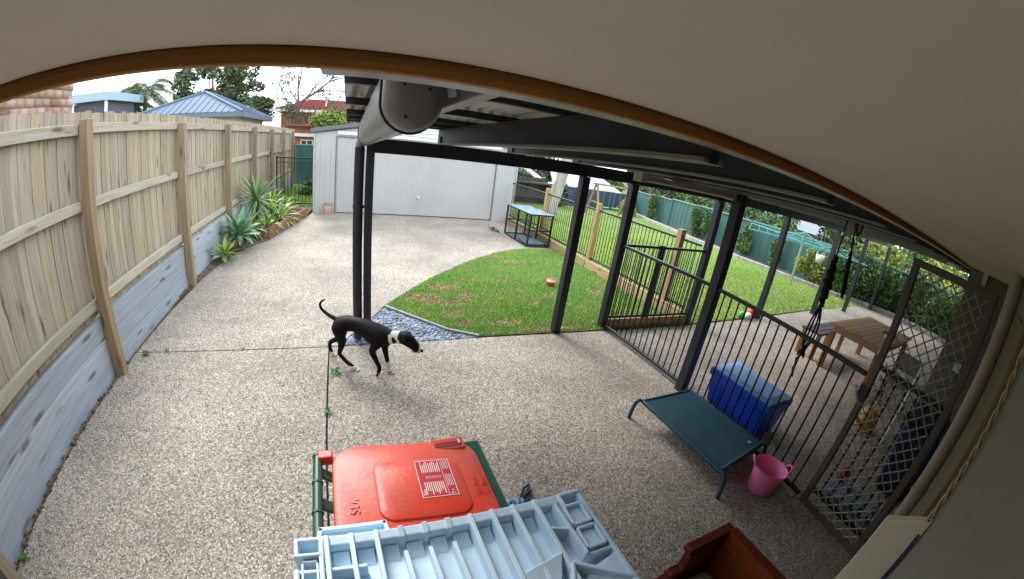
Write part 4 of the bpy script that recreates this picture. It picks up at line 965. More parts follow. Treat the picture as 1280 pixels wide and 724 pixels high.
for i, (x, y) in enumerate(((7.25,1.62),(7.42,1.70),(7.35,1.55))):
    b = MB(); b.lathe((x,y,.72), [(0,.0),(.035,.0),(.045,.05),(.04,.052),(.03,.01),(0,.008)], 14); tag(b.build('ashtray', M['white'] if i != 1 else M['black'], smooth=True), ('small white dish on the patio table nearest the mesh gate','small dark dish in the middle of the patio table dishes','second white dish on the patio table beside the dark dish')[i], 'dish', 'small dishes on the patio table')
ch = thing('folding_chair', 'dark folding chair on the patio seen through the mesh gate', 'chair', (6.3,.95,0))
M['chair'] = mat('grey_canvas', (.16,.17,.18), .8)
b = MB(); b.box(6.1,6.5,.78,1.12,.42,.44); b.build('seat', M['chair'], ch, bevel=.01)
b = MB(); b.bar((6.55,.95,.55),(6.66,.95,.78),.36,.02,up=(1,0,0)); b.build('backrest', M['chair'], ch, bevel=.006)
for x, y, x2 in ((6.08,.76,6.6),(6.08,1.14,6.6),(6.58,.76,6.05),(6.58,1.14,6.05)):
    b = MB(); b.tube([(x,y,0),((x+x2)/2,y,.30),(x2,y,.60 if x2 > 6.3 else .42)], .013, 8); b.build('leg', M['black'], ch)
wc = thing('watering_can', 'yellow watering can on the patio behind the mesh gate', 'watering can', (5.3,.95,0))
M['yel'] = mat('yellow_plastic', (.55,.33,.03), .5)
b = MB(); b.lathe((5.3,.95,0), [(0,.005),(.12,.005),(.125,.02),(.115,.22),(.09,.25),(.05,.26),(0,.26)], 20); b.build('body', M['yel'], wc, smooth=True)
b = MB(); b.tube([(5.2,1.0,.06),(5.08,1.06,.18),(5.0,1.10,.28)], [.03,.02,.018], 10); b.build('spout', M['yel'], wc, smooth=True)
b = MB(); b.tube([(5.36,.92,.24),(5.42,.90,.33),(5.34,.93,.37),(5.26,.97,.26)], .012, 8); b.build('handle', M['yel'], wc, smooth=True)
dbn = thing('storage_tub', 'dark blue round-cornered tub standing against the house behind mesh gate', 'tub', (4.5,.20,0))
M['tub'] = mat('dark_blue_tub', (.008,.03,.06), .4)
taper(4.25,4.72,.0,.36,.0,4.2,4.8,-.04,.42,.74).build('body', M['tub'], dbn, bevel=.06, seg=4, auto=R(50))
b = MB(); b.box(4.17,4.83,-.07,.45,.742,.80); b.build('lid', M['tub'], dbn, bevel=.02)
b = MB(); b.tube([(5.05,.62,.06),(5.2,.63,.62),(5.4,.64,1.05)], .014, 8); tag(b.build('broom_handle', M['white']), 'pale broom handle leaning on the patio behind the mesh gate', 'broom handle')
sp = thing('boot_tray', 'pale blue-grey folded mat on the patio floor behind the mesh gate', 'mat', (3.75,.35,0))
M['tray'] = mat('pale_blue_fabric', (.25,.31,.38), .8, var=.4, vscale=14)
for i in range(6):
    b = MB(); x = 3.55+.0*i; y = .62-i*.10; b.bar((3.52+.02*i,y,.03+.015*(i%2)),(3.80+.03*i,y-.03,.04+.012*(i%3)),.09,.045); b.build('fold', M['tray'], sp, bevel=.015)
b = MB(); b.lathe((3.9,.62,0), [(0,.0),(.05,.0),(.06,.08),(.05,.16),(0,.17)], 12); tag(b.build('flower_pot', mat('terracotta', (.30,.10,.06), .8), smooth=True), 'small terracotta pot behind the lower mesh gate', 'pot')
b = MB(); b.box(5.985,5.999,.22,.32,1.02,1.13); tag(b.build('power_outlet', M['white'], bevel=.004), 'white power outlet on the dark house wall beyond the mesh gate', 'outlet')
b = MB(); b.tube([(5.985,.25,1.0),(5.97,.20,.85),(5.96,.05,.92),(5.97,.33,.80),(5.9,.42,.75)], .007, 6); tag(b.build('extension_lead', M['black'], smooth=True), 'black lead dangling from the power outlet on the house wall', 'lead')
# ================================================================ hanging macrame and strap
mc = thing('macrame_hanger', 'dark knotted macrame plant hanger dangling over the barred fence', 'plant hanger', (3.32,1.35,2.2))
M['mac'] = mat('dark_macrame', (.012,.010,.014), .9, bump=.6, bscale=60)
def hx(z, dx=0, dy=0): return (3.345+dx+.02*math.sin(z*6), 1.35+dy, z)
for s in (-1, 1):
    b = MB(); b.tube([hx(2.26,.01*s),hx(2.05,.012*s,.005*s),hx(1.86,.006*s)], .005, 6); b.build('string', M['mac'], mc, smooth=True)
b = MB(); b.tube([hx(z, .006*math.sin(i*2.1), .008*math.cos(i*1.7)) for i, z in enumerate(np.linspace(1.88,1.42,24))], [.012+.022*math.sin(math.pi*i/23)+.006*(i%2) for i in range(24)], 8); b.build('knot_body', M['mac'], mc, smooth=True)
b = MB(); b.tube([hx(1.86),hx(1.875,.05,.03),hx(1.86,.10,.05)], .006, 6); b.build('loose_end', M['mac'], mc, smooth=True)
for k in range(4):
    b = MB(); ph = k*1.57; b.tube([hx(z, (.014+.030*abs(math.sin((1.42-z)*9)))*math.cos(ph), (.014+.030*abs(math.sin((1.42-z)*9)))*math.sin(ph)) for z in np.linspace(1.43,1.0,22)], .008, 6); b.build('braid', M['mac'], mc, smooth=True)
for k in range(5):
    b = MB(); b.tube([hx(1.03,.01*(k-2)),hx(.96,.016*(k-2),.01*k),hx(.88-.02*k,.02*(k-2))], .006, 5); b.build('tassel', M['mac'], mc, smooth=True)
hs = thing('hanging_strap', 'black hanging strap with thick padded lower half beside the macrame hanger', 'strap', (3.72,1.35,2.2))
b = MB(); b.tube([(3.50,1.35,2.27),(3.56,1.35,2.1),(3.62,1.35,1.92)], .007, 6); b.build('cord', M['mac'], hs, smooth=True)
b = MB(); b.tube([(3.62,1.35,1.93),(3.66,1.35,1.80),(3.72,1.35,1.62),(3.76,1.35,1.52)], [.014,.022,.022,.012], 8); b.build('pad', M['mac'], hs, smooth=True)
b = MB(); b.tube([(3.45,1.30,2.22),(3.47,1.30,2.12),(3.56,1.32,2.07),(3.70,1.35,2.09),(3.80,1.38,2.16)], .009, 6); tag(b.build('hanging_hook', M['mac'], smooth=True), 'curved black hook hanging from the patio rafters', 'hook')
# ================================================================ beyond the yard: neighbours, trees, back fences
M['leaf1'] = mat('dark_gum_leaf', (.045,.085,.022), .6, island=.5, c2=(.10,.14,.045), vscale=.9)
M['leaf2'] = mat('mid_green_leaf', (.06,.14,.04), .6, island=.5, c2=(.13,.22,.06), vscale=1.2)
M['leaf3'] = mat('yellow_green_leaf', (.17,.24,.03), .6, island=.45, c2=(.26,.28,.05), vscale=1)
M['palmleaf'] = mat('palm_frond_leaf', (.045,.085,.028), .75, island=.4, c2=(.11,.16,.05), vscale=1)
M['bark'] = mat('grey_bark', (.28,.25,.21), .9, c2=(.16,.14,.12), vscale=5, stretch=(4,4,1), bump=.6, bscale=12)
M['palebark'] = mat('pale_gum_bark', (.55,.50,.44), .85, c2=(.24,.215,.19), vscale=2.6, stretch=(1.2,1.2,.7), bump=.3, bscale=10)
def leaf_cloud(name, blobs, size, m, parent=None):
    """blobs: (cx,cy,cz,rx,ry,rz,n); leaves sit mostly in an outer shell of many small clumps"""
    out = []
    for cx, cy, cz, rx, ry, rz, n in blobs:
        d = NR.normal(size=(n, 3)); d /= np.linalg.norm(d, axis=1)[:, None]; r = NR.uniform(.25, 1, (n, 1))**.45
        p = np.array([cx, cy, cz])+d*r*np.array([rx, ry, rz])
        a = NR.normal(size=(n, 3)); a /= np.linalg.norm(a, axis=1)[:, None]; c = np.cross(a, NR.normal(size=(n, 3))); c /= np.linalg.norm(c, axis=1)[:, None]
        s = NR.uniform(.6, 1.3, (n, 1))*size
        out.append(np.stack([p-a*s, p+c*s*.42, p+a*s, p-c*s*.42], 1))
    return soup(name, np.concatenate(out), [(0, 1, 2, 3)], m, parent)
def clumps(cx, cy, cz, rx, ry, rz, k, n, f=.38):
    out = []
    for i in range(k):
        d = NR.normal(size=3); d /= np.linalg.norm(d); r = NR.uniform(.3, 1)**.5*.8
        s = NR.uniform(.7, 1.3)*f
        out.append((cx+d[0]*r*rx, cy+d[1]*r*ry, cz+d[2]*r*rz, rx*s, ry*s, rz*s, n))
    return out
def tree(name, label, cat, x, y, z0, h, r, m, k=26, n=260, leaf=.13, rz=None, tr=.16, group=None, bark='bark', lean=(0,0), limbs=7, f=.34):
    t = thing(name, label, cat, (x,y,z0), group); rz = rz or r*.8; top = Vector((x+lean[0],y+lean[1],z0+h-rz))
    b = MB(); pts = [Vector((x,y,z0)).lerp(top, i/5)+Vector((RNG.uniform(-.1,.1)*r*.3*(i > 0), RNG.uniform(-.1,.1)*r*.3*(i > 0), 0)) for i in range(6)]
    b.tube(pts, [tr*(1-.13*i) for i in range(6)], 8); b.build('trunk', M[bark], t, auto=R(60))
    cl = clumps(top.x, top.y, top.z, r, r, rz, k, n, f)
    for i in range(limbs):
        c = cl[i*max(1, len(cl)//limbs) % len(cl)]; s = pts[2+i%3]; e = Vector(c[:3]); mid = s.lerp(e, .5)+Vector((0,0,.1*r))
        b = MB(); b.tube([s, mid, e], [tr*.5, tr*.3, tr*.1], 6); b.build('limb', M[bark], t)
    leaf_cloud('crown', cl, leaf, M[m], t); return t
def bush(name, label, cat, x, y, z, rx, ry, rz, m, k=10, n=220, leaf=.09, group=None, f=.45):
    t = thing(name, label, cat, (x,y,0), group)
    for i in range(3):
        b = MB(); b.tube([(x+RNG.uniform(-.1,.1),y,min(0,z-rz)),(x+RNG.uniform(-.5,.5)*rx,y+RNG.uniform(-.4,.4)*ry,z+RNG.uniform(-.2,.3)*rz)], [.03,.012], 6); b.build('stem', M['bark'], t)
    leaf_cloud('foliage', clumps(x, y, z, rx, ry, rz, k, n, f), leaf, M[m], t); return t
def window(root, x0, x1, y, z0, z1, nrm=-1):
    b = MB(); b.box(x0,x1,y-.05,y,z0,z1); fr = b.build('window', M['white'], root)
    n = 2
    for i in range(n):
        a = x0+.06+(x1-x0-.06)*i/n; c = a+(x1-x0-.06)/n-.06
        b = MB(); b.box(a,c,y-.056,y-.0505,z0+.06,z1-.06); b.build('pane', M['glass'], fr)
M['glass'] = mat('dark_window_glass', (.03,.035,.045), .08, spec=.7)
# --- left neighbour: multi-coloured brick wall over the fence
bh = thing('brick_house', 'red and tan brick house wall rising behind the timber fence', 'house', (-6,3,-2.6))
M['mortar'] = mat('mortar', (.42,.38,.32), .95)
M['mbrick'] = mat('mixed_face_brick', (.36,.22,.155), .9, island=.35, c2=(.47,.34,.24), vscale=2, detail=2)
b = MB(); b.box(-9,-4.215,-3,5.93,-2.6,3.7); b.build('wall', M['mortar'], bh)
bv = []
for k in range(17):
    z = 1.75+k*.118; y = 5.93-(k%2)*.12
    while y > .8:
        y1 = y-.19; j = NR.uniform(-.004,.004); x0, x1 = -4.216, -4.20+j
        bv.append([(x0,y1,z),(x1,y1,z),(x1,y,z),(x0,y,z),(x0,y1,z+.106),(x1,y1,z+.106),(x1,y,z+.106),(x0,y,z+.106)]); y = y1-.010
tag(soup('brickwork', np.array(bv), [(4,5,6,7),(1,2,6,5),(2,3,7,6),(0,1,5,4),(3,2,1,0)], M['mbrick'], bh), kind='stuff')
b = MB(); b.extr([(-3.7,0,3.72),(-3.7,0,3.84),(-9.4,0,5.2),(-9.4,0,5.1)], (0,-3.4,0), (0,6.4,0)); b.build('roof', M['tile'], bh)
# --- small flat-roofed building
fb = thing('flat_roof_shed', 'small grey clad outbuilding with pale blue flat roof beyond the fence', 'outbuilding', (-13,20,-2.6))
M['bluefas'] = mat('pale_blue_fascia', (.36,.50,.58), .5); M['clad'] = mat('dark_grey_cladding', (.12,.125,.14), .6, var=.15, vscale=3)
ribbed(-14.1,-12.0,-2.6,lambda x: 4.15,20.0,.2,.02,.05).build('cladding', M['clad'], fb)
b = MB(); b.box(-14.1,-12.0,20.03,23,-2.6,4.1); b.build('wall', M['clad'], fb)
b = MB(); b.extr([(-14.4,19.6,4.22),(-11.7,19.6,4.12),(-11.7,19.6,4.52),(-14.4,19.6,4.62)], (0,0,0), (0,4,0)); b.build('roof', M['bluefas'], fb)
for x in (-14.15,-11.95):
    b = MB(); b.box(x,x+.12,19.68,19.80,-2.6,4.15); b.build('post', M['white'], fb)
# --- blue-grey hip-roofed house
hh = thing('hip_roof_house', 'house with blue-grey steel hip roof behind the timber fence', 'house', (-7,21,-2.6))
M['bluest'] = mat('blue_grey_steel', (.085,.15,.22), .75, var=.12, vscale=.8); M['ridge'] = mat('pale_ridge_cap', (.14,.20,.26), .7)
ex0, ex1, ey0, ey1, ez = -9.35,-4.45,18.0,25.0,3.08; r0, r1 = Vector((-6.9,20.4,4.12)), Vector((-6.9,22.6,4.12))
cs = [Vector((ex0,ey0,ez)),Vector((ex1,ey0,ez)),Vector((ex1,ey1,ez)),Vector((ex0,ey1,ez))]
def roofplane(pl, root, name='roof_plane'):
    b = MB(); n = len(pl); dn = Vector((0,0,-.05)); b.add([p for p in pl]+[p+dn for p in pl], [tuple(range(n)), tuple(range(n,2*n))[::-1]]+[(i,n+i,n+(i+1)%n,(i+1)%n) for i in range(n)]); return b.build(name, M['bluest'], root)
for pl in ([cs[0],cs[1],r0],[cs[1],cs[2],r1,r0],[cs[2],cs[3],r1],[cs[3],cs[0],r0,r1]):
    rp = roofplane(pl, hh); bm_ = MB()
    a, c = pl[0], pl[1]; ap = [pl[2]] if len(pl) == 3 else [pl[3], pl[2]]; nn = int((c-a).length/.3)
    for i in range(1, nn):
        t = i/nn; p = a.lerp(c, t)
        # rib runs straight up the slope until it meets a hip
        if len(pl) == 3: q = a.lerp(ap[0], 2*t) if t < .5 else c.lerp(ap[0], 2-2*t)
        else: q = a.lerp(ap[0], min(1, t/.36)) if t < .36 else (c.lerp(ap[1], min(1, (1-t)/.36)) if t > .64 else ap[0].lerp(ap[1], (t-.36)/.28))
        bm_.bar(p+Vector((0,0,.012)), q+Vector((0,0,.012)), .04, .03)
    tag(bm_.build('rib', M['bluest'], rp), kind='stuff')
for p, q in ((cs[0],r0),(cs[1],r0),(cs[2],r1),(cs[3],r1),(r0,r1)):
    b = MB(); b.tube([p+Vector((0,0,.03)), q+Vector((0,0,.03))], .06, 6); b.build('ridge_cap', M['ridge'], hh)
for p, q in zip(cs, cs[1:]+cs[:1]):
    b = MB(); b.bar(p+Vector((0,0,-.12)), q+Vector((0,0,-.12)), .10, .16); b.build('eave_gutter', M['shedtrim'], hh)
M['creamw'] = mat('cream_wall', (.60,.54,.44), .9)
b = MB(); b.box(ex0+.5,ex1-.5,ey0+.5,ey1-.5,-2.6,3.05); b.build('wall', M['creamw'], hh)
# --- red-roofed brick house at the end
rh = thing('red_roof_house', 'two storey brick house with red tiled roof behind the shed', 'house', (-3,34,-2.6))
M['redtile'] = mat('red_roof_tile', (.34,.10,.075), .8, c2=(.24,.08,.06), vscale=2.5, bump=.8, bscale=6)
M['obrick'] = mat('orange_brick', (.40,.19,.10), .9, c2=(.30,.15,.09), vscale=4)
b = MB(); b.box(-5.2,6,33,42,-2.6,4.05); b.build('wall', M['obrick'], rh)
for i in range(9):
    z = 4.02+.13*i; y = 32.3+.42*i; b = MB(); b.box(-5.9+.3*i,6.6,y,y+.50,z,z+.09); b.build('tile_course', M['redtile'], rh)
b = MB(); b.extr([(-5.9,32.4,4.0),(-2.9,36.4,5.16),(-2.9,37,5.16),(-5.9,42.5,4.0)], (0,0,0), (12,0,0)); b.build('roof', M['redtile'], rh)
b = MB(); b.bar((-6,32.3,3.98),(6.6,32.3,3.98),.14,.18); b.build('eave_gutter', M['white'], rh)
b = MB(); b.tube([(-1.9,34,4.5),(-1.9,34,5.25)], .08, 8); b.build('vent_pipe', M['white'], rh)
window(rh, -3.1,-1.9,33,3.05,3.85); window(rh, -.9,.4,33,3.05,3.85)
lw = thing('lower_brick_wing', 'lower brick wing with white trimmed window behind the side gate', 'house', (-2.6,27,-2.6))
b = MB(); b.box(-4.0,.8,28,32.9,-2.6,2.75); b.build('wall', M['obrick'], lw)
b = MB(); b.box(-4.2,1.0,27.7,28.2,2.1,2.3); b.build('awning', M['white'], lw)
b = MB(); b.box(-4.2,1.0,27.6,33,2.751,2.86); b.build('roof', M['redtile'], lw)
window(lw, -3.1,-2.3,28,1.25,1.9)
# --- green steel fence behind the side gate
def steel_fence(name, label, pts, z0, tops, m, cap='cap', pw=2.35, group=None):
    t = thing(name, label, 'fence', (pts[0][0],pts[0][1],z0), group)
    for (p, q, h0, h1) in [(pts[i],pts[i+1],tops[i],tops[i+1]) for i in range(len(pts)-1)]:
        p, q = Vector((p[0],p[1],0)), Vector((q[0],q[1],0)); d = q-p; n = max(1, round(d.length/pw)); nr = Vector((-d.y,d.x,0)).normalized()
        for i in range(n):
            a, c = p+d*(i/n), p+d*((i+1)/n); ha = h0+(h1-h0)*(i+.5)/n
            b = MB(); K = 24; prof = []
            for k in range(K+1):
                off = (0,.022,.022,0)[k%4]; prof.append(a+(c-a)*((k+.5*(k%4 in (1,3))*0)/K)+nr*off)
            prof = [a+(c-a)*.02]+prof[1:-1]+[c-(c-a)*.02]
            b.add([v+Vector((0,0,z0)) for v in prof]+[v+Vector((0,0,ha-.02)) for v in prof], [(k,k+1,len(prof)+k+1,len(prof)+k) for k in range(len(prof)-1)])
            b.build('panel', m, t)
            b = MB(); b.bar(a+Vector((0,0,ha)), c+Vector((0,0,ha)), .06, .05); b.build('top_rail', M['fgreenl'], t)
            b = MB(); b.bar(a+Vector((0,0,z0)), a+Vector((0,0,ha+.02)), .07, .07, up=d.normalized()); b.build('post', m, t)
    return t
M['fgreen'] = mat('green_steel_fence', (.055,.15,.135), .5, var=.12, vscale=.8); M['fgreenl'] = mat('pale_fence_cap', (.20,.32,.29), .5)
M['fblue'] = mat('blue_steel_fence', (.05,.075,.13), .5, var=.15, vscale=.8)
steel_fence('side_steel_fence', 'short green steel fence seen through the narrow side gate', [(-2.3,18.6),(.5,18.6)], -.05, [1.75,1.75], M['fgreen'])
steel_fence('garden_steel_fence', 'long green steel fence behind the back lawn and its climbers', [(15.5,18.2),(13.95,12.2),(13.55,9),(13.85,6.6),(14.75,4.4),(15.5,2.0),(15.5,-1.2)], 0, [1.2,1.36,1.38,1.38,1.40,1.42,1.42], M['fgreen'])
steel_fence('rear_steel_fence', 'dark blue steel fence along the rear of the back lawn', [(9.4,18.1),(15.5,18.2)], -.05, [.95,.95], M['fblue'])
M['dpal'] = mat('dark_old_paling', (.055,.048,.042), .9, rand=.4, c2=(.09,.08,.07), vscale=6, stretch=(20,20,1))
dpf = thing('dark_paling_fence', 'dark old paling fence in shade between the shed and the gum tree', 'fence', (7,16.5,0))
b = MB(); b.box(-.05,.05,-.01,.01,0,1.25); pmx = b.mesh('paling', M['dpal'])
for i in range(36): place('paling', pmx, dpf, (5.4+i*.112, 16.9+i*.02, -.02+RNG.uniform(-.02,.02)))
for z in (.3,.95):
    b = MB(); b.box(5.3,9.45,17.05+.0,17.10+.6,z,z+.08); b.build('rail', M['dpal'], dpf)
# --- climbers trained on the green steel fence
hz = [(14.55,15.6,.55,.45,1.05),(13.75,11.9,.62,.5,1.1),(13.55,11.0,.60,.4,.9),(13.25,8.9,.62,.42,1.0),(13.25,7.5,.6,.36,.8)]
labs = ['leafy climber nearest the rear corner of the green fence','broad climber on the green fence left of the tall patio posts','climber touching the broad one on the green fence','slender climber on the green fence beyond the light green clothes line arm','narrowest climber on the green fence next to the clothes line']
for (x, y, z, r, h), lab in zip(hz, labs): bush('climber', lab, 'climber', x, y, z+.10, .26, r*.75, .70, 'leaf2', 12, 240, .05, 'climbers on the green steel fence', .42)
# one continuous dark hedge in clumps, plus a lighter shrub
bush('shrub', 'bright green square shrub behind the clothes line pole', 'shrub', 13.3,6.05,.62,.35,.62,.62,'leaf3',14,240,.05)
hg = thing('hedge', 'tall dark green hedge along the fence beyond the patio', 'hedge', (14.4,3,0))
cl = []
for (x0, y0, x1, y1, r) in ((13.6,5.4,14.6,3.9,.75),(15.05,3.1,15.1,-1.1,.85)):
    for i in range(9):
        t = i/8; cl += clumps(x0+(x1-x0)*t, y0+(y1-y0)*t, .76, .45, .5, r, 5, 340, .55)
leaf_cloud('foliage', cl, .055, M['leaf2'], hg)
b = MB(); 
for i in range(6):
    b = MB(); x, y = 15.1, -1+i*.8; b.tube([(x,y,.0),(x,y,.9)], [.03,.012], 6); b.build('stem', M['bark'], hg)
# --- rotary clothes line
ho = thing('clothes_line', 'teal rotary clothes line on a pale pole in the back lawn', 'clothes line', (12.01,6.03,0))
M['teal'] = mat('teal_paint', (.07,.34,.32), .5); M['pole'] = mat('pale_green_pole', (.30,.38,.20), .5)
b = MB(); b.tube([(12.01,6.03,0),(12.01,6.03,1.28)], .035, 10); b.build('pole', M['pole'], ho)
b = MB(); b.tube([(12.01,6.03,1.24),(12.01,6.03,1.62)], .05, 10); b.build('hub', M['teal'], ho)
ends = [Vector((12.01+2.35*math.cos(a),6.03+2.35*math.sin(a),1.36)) for a in (R(78),R(168),R(258),R(348))]
for e in ends:
    b = MB(); b.tube([(12.01,6.03,1.32), e], .014, 8); b.build('arm', M['teal'], ho)
    b = MB(); b.tube([(12.01,6.03,1.60), Vector((12.01,6.03,1.32)).lerp(e,.45)], .012, 6); b.build('brace', M['teal'], ho)
for k in range(5):
    f = .35+.16*k
    for i in range(4):
        p, q = Vector((12.01,6.03,1.37)).lerp(ends[i],f), Vector((12.01,6.03,1.37)).lerp(ends[(i+1)%4],f)
        b = MB(); b.tube([p, p.lerp(q,.5)+Vector((0,0,-.02)), q], .005, 4); b.build('line', M['teal'], ho)
pg = thing('peg_bucket', 'white peg bucket hanging from the teal clothes line', 'bucket', (11.9,5.3,1.0))
b = MB(); b.lathe((11.9,5.3,.93), [(0,0),(.10,0),(.13,.22),(.12,.22),(.095,.01),(0,.01)], 16); b.build('body', M['white'], pg, smooth=True)
b = MB(); b.tube([(11.9,5.17,1.15),(11.9,5.2,1.32),(11.9,5.3,1.37),(11.9,5.4,1.32),(11.9,5.43,1.15)], .007, 6); b.build('handle', M['white'], pg)
# --- swing set
sw = thing('swing_set', 'timber A-frame swing set at the far end of the back lawn', 'swing set', (11.5,15,0))
M['swood'] = wood('swing_timber', (.40,.27,.12), (.30,.19,.09), 'z', .1, knots=False)
for x, y in ((10.6,15.2),(12.4,15.0)):
    for s in (-1, 1):
        b = MB(); b.bar((x,y+s*.55,0),(x,y+s*.06,1.40),.07,.07,up=(1,0,0)); b.build('leg', M['swood'], sw)
    b = MB(); b.bar((x,y-.33,.62),(x,y+.33,.62),.05,.06); b.build('cross_brace', M['swood'], sw)
b = MB(); b.bar((10.4,15.2,1.42),(12.6,15.0,1.42),.08,.08); b.build('top_beam', M['swood'], sw)
for i, x in enumerate((11.2,11.8)):
    b = MB(); b.box(x-.2,x+.2,15.0,15.18,.40,.43); st_ = b.build('swing_seat', M['greent'], sw)
    for s in (-.18,.18):
        b = MB(); b.tube([(x+s,15.1,.43),(x+s,15.1,1.38)], .008, 4); b.build('chain', M['mesh'], st_)
# --- large pale gum by the shed
gt = thing('gum_tree', 'thick pale gum tree trunk leaning right behind the lawn fence', 'tree', (7.3,13.1,0))
b = MB(); b.tube([(7.15,13.1,-.1),(7.3,13.1,.6),(7.48,13.1,1.4),(7.62,13.15,2.3),(7.7,13.2,3.6),(7.6,13.2,5.2)], [.30,.235,.22,.21,.19,.14], 14); b.build('trunk', M['palebark'], gt, auto=R(60))
for q in ((9.2,13.6,5.6),(6.2,13.0,6.6),(7.9,14.6,6.9)):
    b = MB(); b.tube([(7.68,13.2,3.4),(7.7+(q[0]-7.7)*.5,13.2+(q[1]-13.2)*.5,4.8),q], [.12,.08,.03], 8); b.build('limb', M['palebark'], gt)
leaf_cloud('crown', clumps(7.7,13.4,6.8,2.4,2.2,1.3,22,260,.34), .11, M['leaf1'], gt)
# foliage and roofs behind the yard, right of the shed
bush('shrub', 'dark shrub between the shed corner and the gum trunk', 'shrub', 7.6,18.6,.9,1.5,.7,1.1,'leaf1',16,260,.10)
bush('shrub', 'dark shrub right of the pale gum trunk against the rear fence', 'shrub', 9.7,17.2,.55,.7,.5,.75,'leaf1',12,240,.09)
gr = thing('grey_roof_shed', 'low grey roofed shed behind the dark paling fence', 'shed', (8,20,-2.6))
b = MB(); b.box(6.5,10,20,23,-2.6,.95); b.build('wall', M['clad'], gr)
b = MB(); b.extr([(6.2,19.6,.95),(10.3,19.6,.95),(10.3,23.4,1.75),(6.2,23.4,1.75),(6.2,23.4,1.83),(10.3,23.4,1.83)][:4], (0,0,0), (0,0,.07)); b.build('roof', M['gutter'], gr)
br_ = thing('blue_roof_house', 'house with pale blue roof above the dark rear fence', 'house', (19,27,-2.6))
M['paleblue'] = mat('pale_blue_roof', (.40,.52,.62), .45, var=.08)
b = MB(); b.box(15.0,20.5,26.5,32,-2.6,.25); b.build('wall', M['creamw'], br_)
b = MB(); b.extr([(14.4,25.9,.15),(21.2,25.9,.15),(20.2,29,1.45),(15.4,29,1.45)], (0,0,0), (0,0,.08)); b.build('roof', M['paleblue'], br_)
b = MB(); b.bar((14.4,25.85,.12),(21.2,25.85,.12),.12,.16); b.build('eave_gutter', M['shedtrim'], br_)
spec_ = [(20.5,21.5,-2.6,4.9,2.0,'leaf1','dark spreading tree above the rear corner of the green fence'),(18.6,16.5,-2.6,4.6,1.7,'leaf2','leafy mid green tree behind the green steel fence'),(21,14.0,-2.6,5.2,1.9,'leaf1','dark tree standing behind the broad climber'),(19.5,11.0,-2.6,4.7,1.6,'leaf2','round green tree beyond the left arm of the clothes line'),(20.5,8.0,-2.6,5.3,2.0,'leaf1','tall dark tree behind the clothes line'),(18.8,5.2,-2.6,5.0,1.6,'leaf3','yellow-green tree above the hedge'),(19.5,2.6,-2.6,4.9,1.7,'leaf3','yellow-green tree beyond the far end of the hedge'),(24,18.5,-2.6,6.4,2.4,'leaf1','tall dark tree far behind the rear fence corner'),(24,4.5,-2.6,6.5,2.2,'leaf2','tall green tree far behind the hedge')]
for x, y, z0, h, r, m, lab in spec_: tree('garden_tree', lab, 'tree', x, y, z0, h, r, m, 24, 230, .12, rz=1.45, group='trees beyond the green fence')
# distant house bits over the fence
oh = thing('far_house', 'far low house with grey and red roof beyond the clothes line', 'house', (27,12,-2.6))
b = MB(); b.box(26,32,9,16,-2.6,1.1); b.build('wall', M['creamw'], oh)
b = MB(); b.extr([(25.5,8.6,1.1),(29,8.6,2.2),(32.5,8.6,1.1)], (0,0,0), (0,8,0)); b.build('roof', M['shedtrim'], oh)
b = MB(); b.box(27.2,27.8,10.5,11.1,1.6,2.5); b.build('chimney', M['redtile'], oh)
# --- palms
def palm(x, y, z0, h, r, label, n=22, group='palms beyond the timber fence'):
    t = thing('palm', label, 'palm', (x,y,z0), group); top = Vector((x,y,z0+h))
    b = MB(); b.tube([(x,y,z0),(x+.05,y,z0+h*.5),top], [.17,.14,.12], 10); b.build('trunk', M['bark'], t, auto=R(60))
    for i in range(n):
        az = i*2.39996; el = .95-1.5*(i/n)+RNG.uniform(-.1,.1); L = r*RNG.uniform(.85,1.15); d = Vector((math.cos(az)*math.cos(el), math.sin(az)*math.cos(el), math.sin(el)))
        pts = [top+d*L*s+Vector((0,0,-L*.55*s*s)) for s in np.linspace(0,1,9)]
        b = MB(); b.tube(pts, [.03*(1-.09*k) for k in range(9)], 5)
        side = Vector((-math.sin(az), math.cos(az), 0))
        for k in range(1, 9):
            for u in (0,.33,.66):
                if k == 8 and u: continue
                p = pts[k].lerp(pts[min(8,k+1)], u); ax = (pts[min(8,k+1)]-pts[k-1]).normalized(); w = .38*r*math.sin(math.pi*(.12+.82*(k+u)/8.8))
                for s in (-1, 1):
                    tip = p+side*s*w*.75+ax*w*.55+Vector((0,0,-w*.55)); q = p+side*s*w*.4+ax*w*.3+Vector((0,0,-w*.12))
                    b.add([p-ax*.02, q-ax*.035, tip, q+ax*.035], [(0,1,2,3)])
        b.build('frond', M['palmleaf'], t, fix=False)
palm(-12.3,25.0,-2.6,7.5,2.1,'tallest palm above the grey hip roof')
palm(-14.3,26.0,-2.6,7.25,1.5,'lower palm left of the tallest palm')
palm(-12.9,24.5,-2.6,6.7,1.5,'short palm in front of the two taller palms',18)
palm(-24.5,33,-2.6,8.0,1.1,'small far palm above the pale blue flat roof',14)
palm(21.5,19.2,-2.6,4.6,1.5,'drooping palm behind the rear corner of the green fence',20,'palms beyond the green fence')
palm(23.0,17.0,-2.6,4.7,1.5,'second drooping palm beside the palm at the rear corner',20,'palms beyond the green fence')
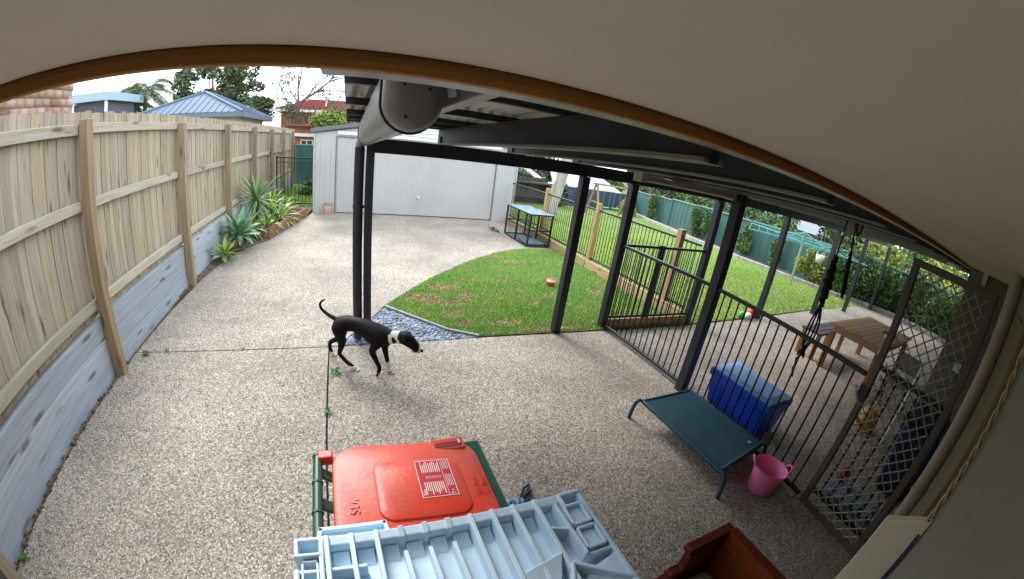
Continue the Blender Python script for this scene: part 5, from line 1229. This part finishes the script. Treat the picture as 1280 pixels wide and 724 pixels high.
# --- trees against the sky on the left
tree('gum_tree', 'broad gum tree with open clumps behind the hip roof house', 'tree', -10.6,34,-2.6,11.2,4.3,'leaf1',40,170,.20,rz=2.7,tr=.3,f=.19,limbs=12)
tree('gum_tree', 'smaller dark tree peeping over the right end of the hip roof', 'tree', -6.6,32,-2.6,7.6,1.3,'leaf1',12,260,.14,rz=1.1,tr=.14,f=.42)
bt = thing('bare_tree', 'sparse grey tree with bare twisting branches before the red roof', 'tree', (-3.3,28,-2.6))
M['greyb'] = mat('grey_branch', (.20,.17,.145), .9, var=.3, vscale=8)
def branch(p, d, L, r, lv):
    pts = [p]; q = p.copy(); dd = d.copy(); r = max(r, .028)
    for i in range(4):
        dd = (dd+Vector((RNG.uniform(-.35,.35),RNG.uniform(-.2,.2),RNG.uniform(-.1,.22)))).normalized(); q = q+dd*L/4; pts.append(q.copy())
    b = MB(); b.tube(pts, [r*(1-.17*i) for i in range(5)], 6, cap=False); b.build('branch' if lv else 'trunk', M['greyb'], bt)
    tips.append(pts[-1])
    if lv < 3:
        for k in range(3 if lv else 5):
            s = pts[1+k%4] if lv else pts[2+k%3]; a = RNG.uniform(-1,1); branch(s, Vector((a, RNG.uniform(-.5,.5), RNG.uniform(.15,.9))).normalized(), L*.62, r*.5, lv+1)
tips = []
branch(Vector((-3.3,28,-2.6)), Vector((0,0,1)), 6.6, .24, 0)
sel = [tips[i] for i in range(0, len(tips), 2)]
leaf_cloud('crown', [(p.x,p.y,p.z,.6,.5,.42,70) for p in sel], .10, M['leaf1'], bt)
bush('shrub', 'bright green shrub over the shed roof beside the red roofed house', 'shrub', -.9,26,2.9,1.3,.9,1.0,'leaf3',16,240,.12)
bush('shrub', 'green weedy shrub inside the side gate', 'shrub', -1.35,15.5,.22,.5,.6,.32,'leaf2',8,160,.06)
bush('shrub', 'pale leafy shrub below the swing set by the rear fence', 'shrub', 13.6,16.3,.35,.5,.5,.42,'leaf3',10,160,.08)
# far tree line round the horizon
cl = []
for i in range(46):
    a = R(-75+i*3.9); d = 95+NR.uniform(-12,12); cl += clumps(d*math.sin(a), d*math.cos(a), -.2+NR.uniform(0,1.0), 5.5, 4, 2.6, 3, 210, .6)
tag(leaf_cloud('far_trees', cl, .7, M['leaf1']), kind='stuff')
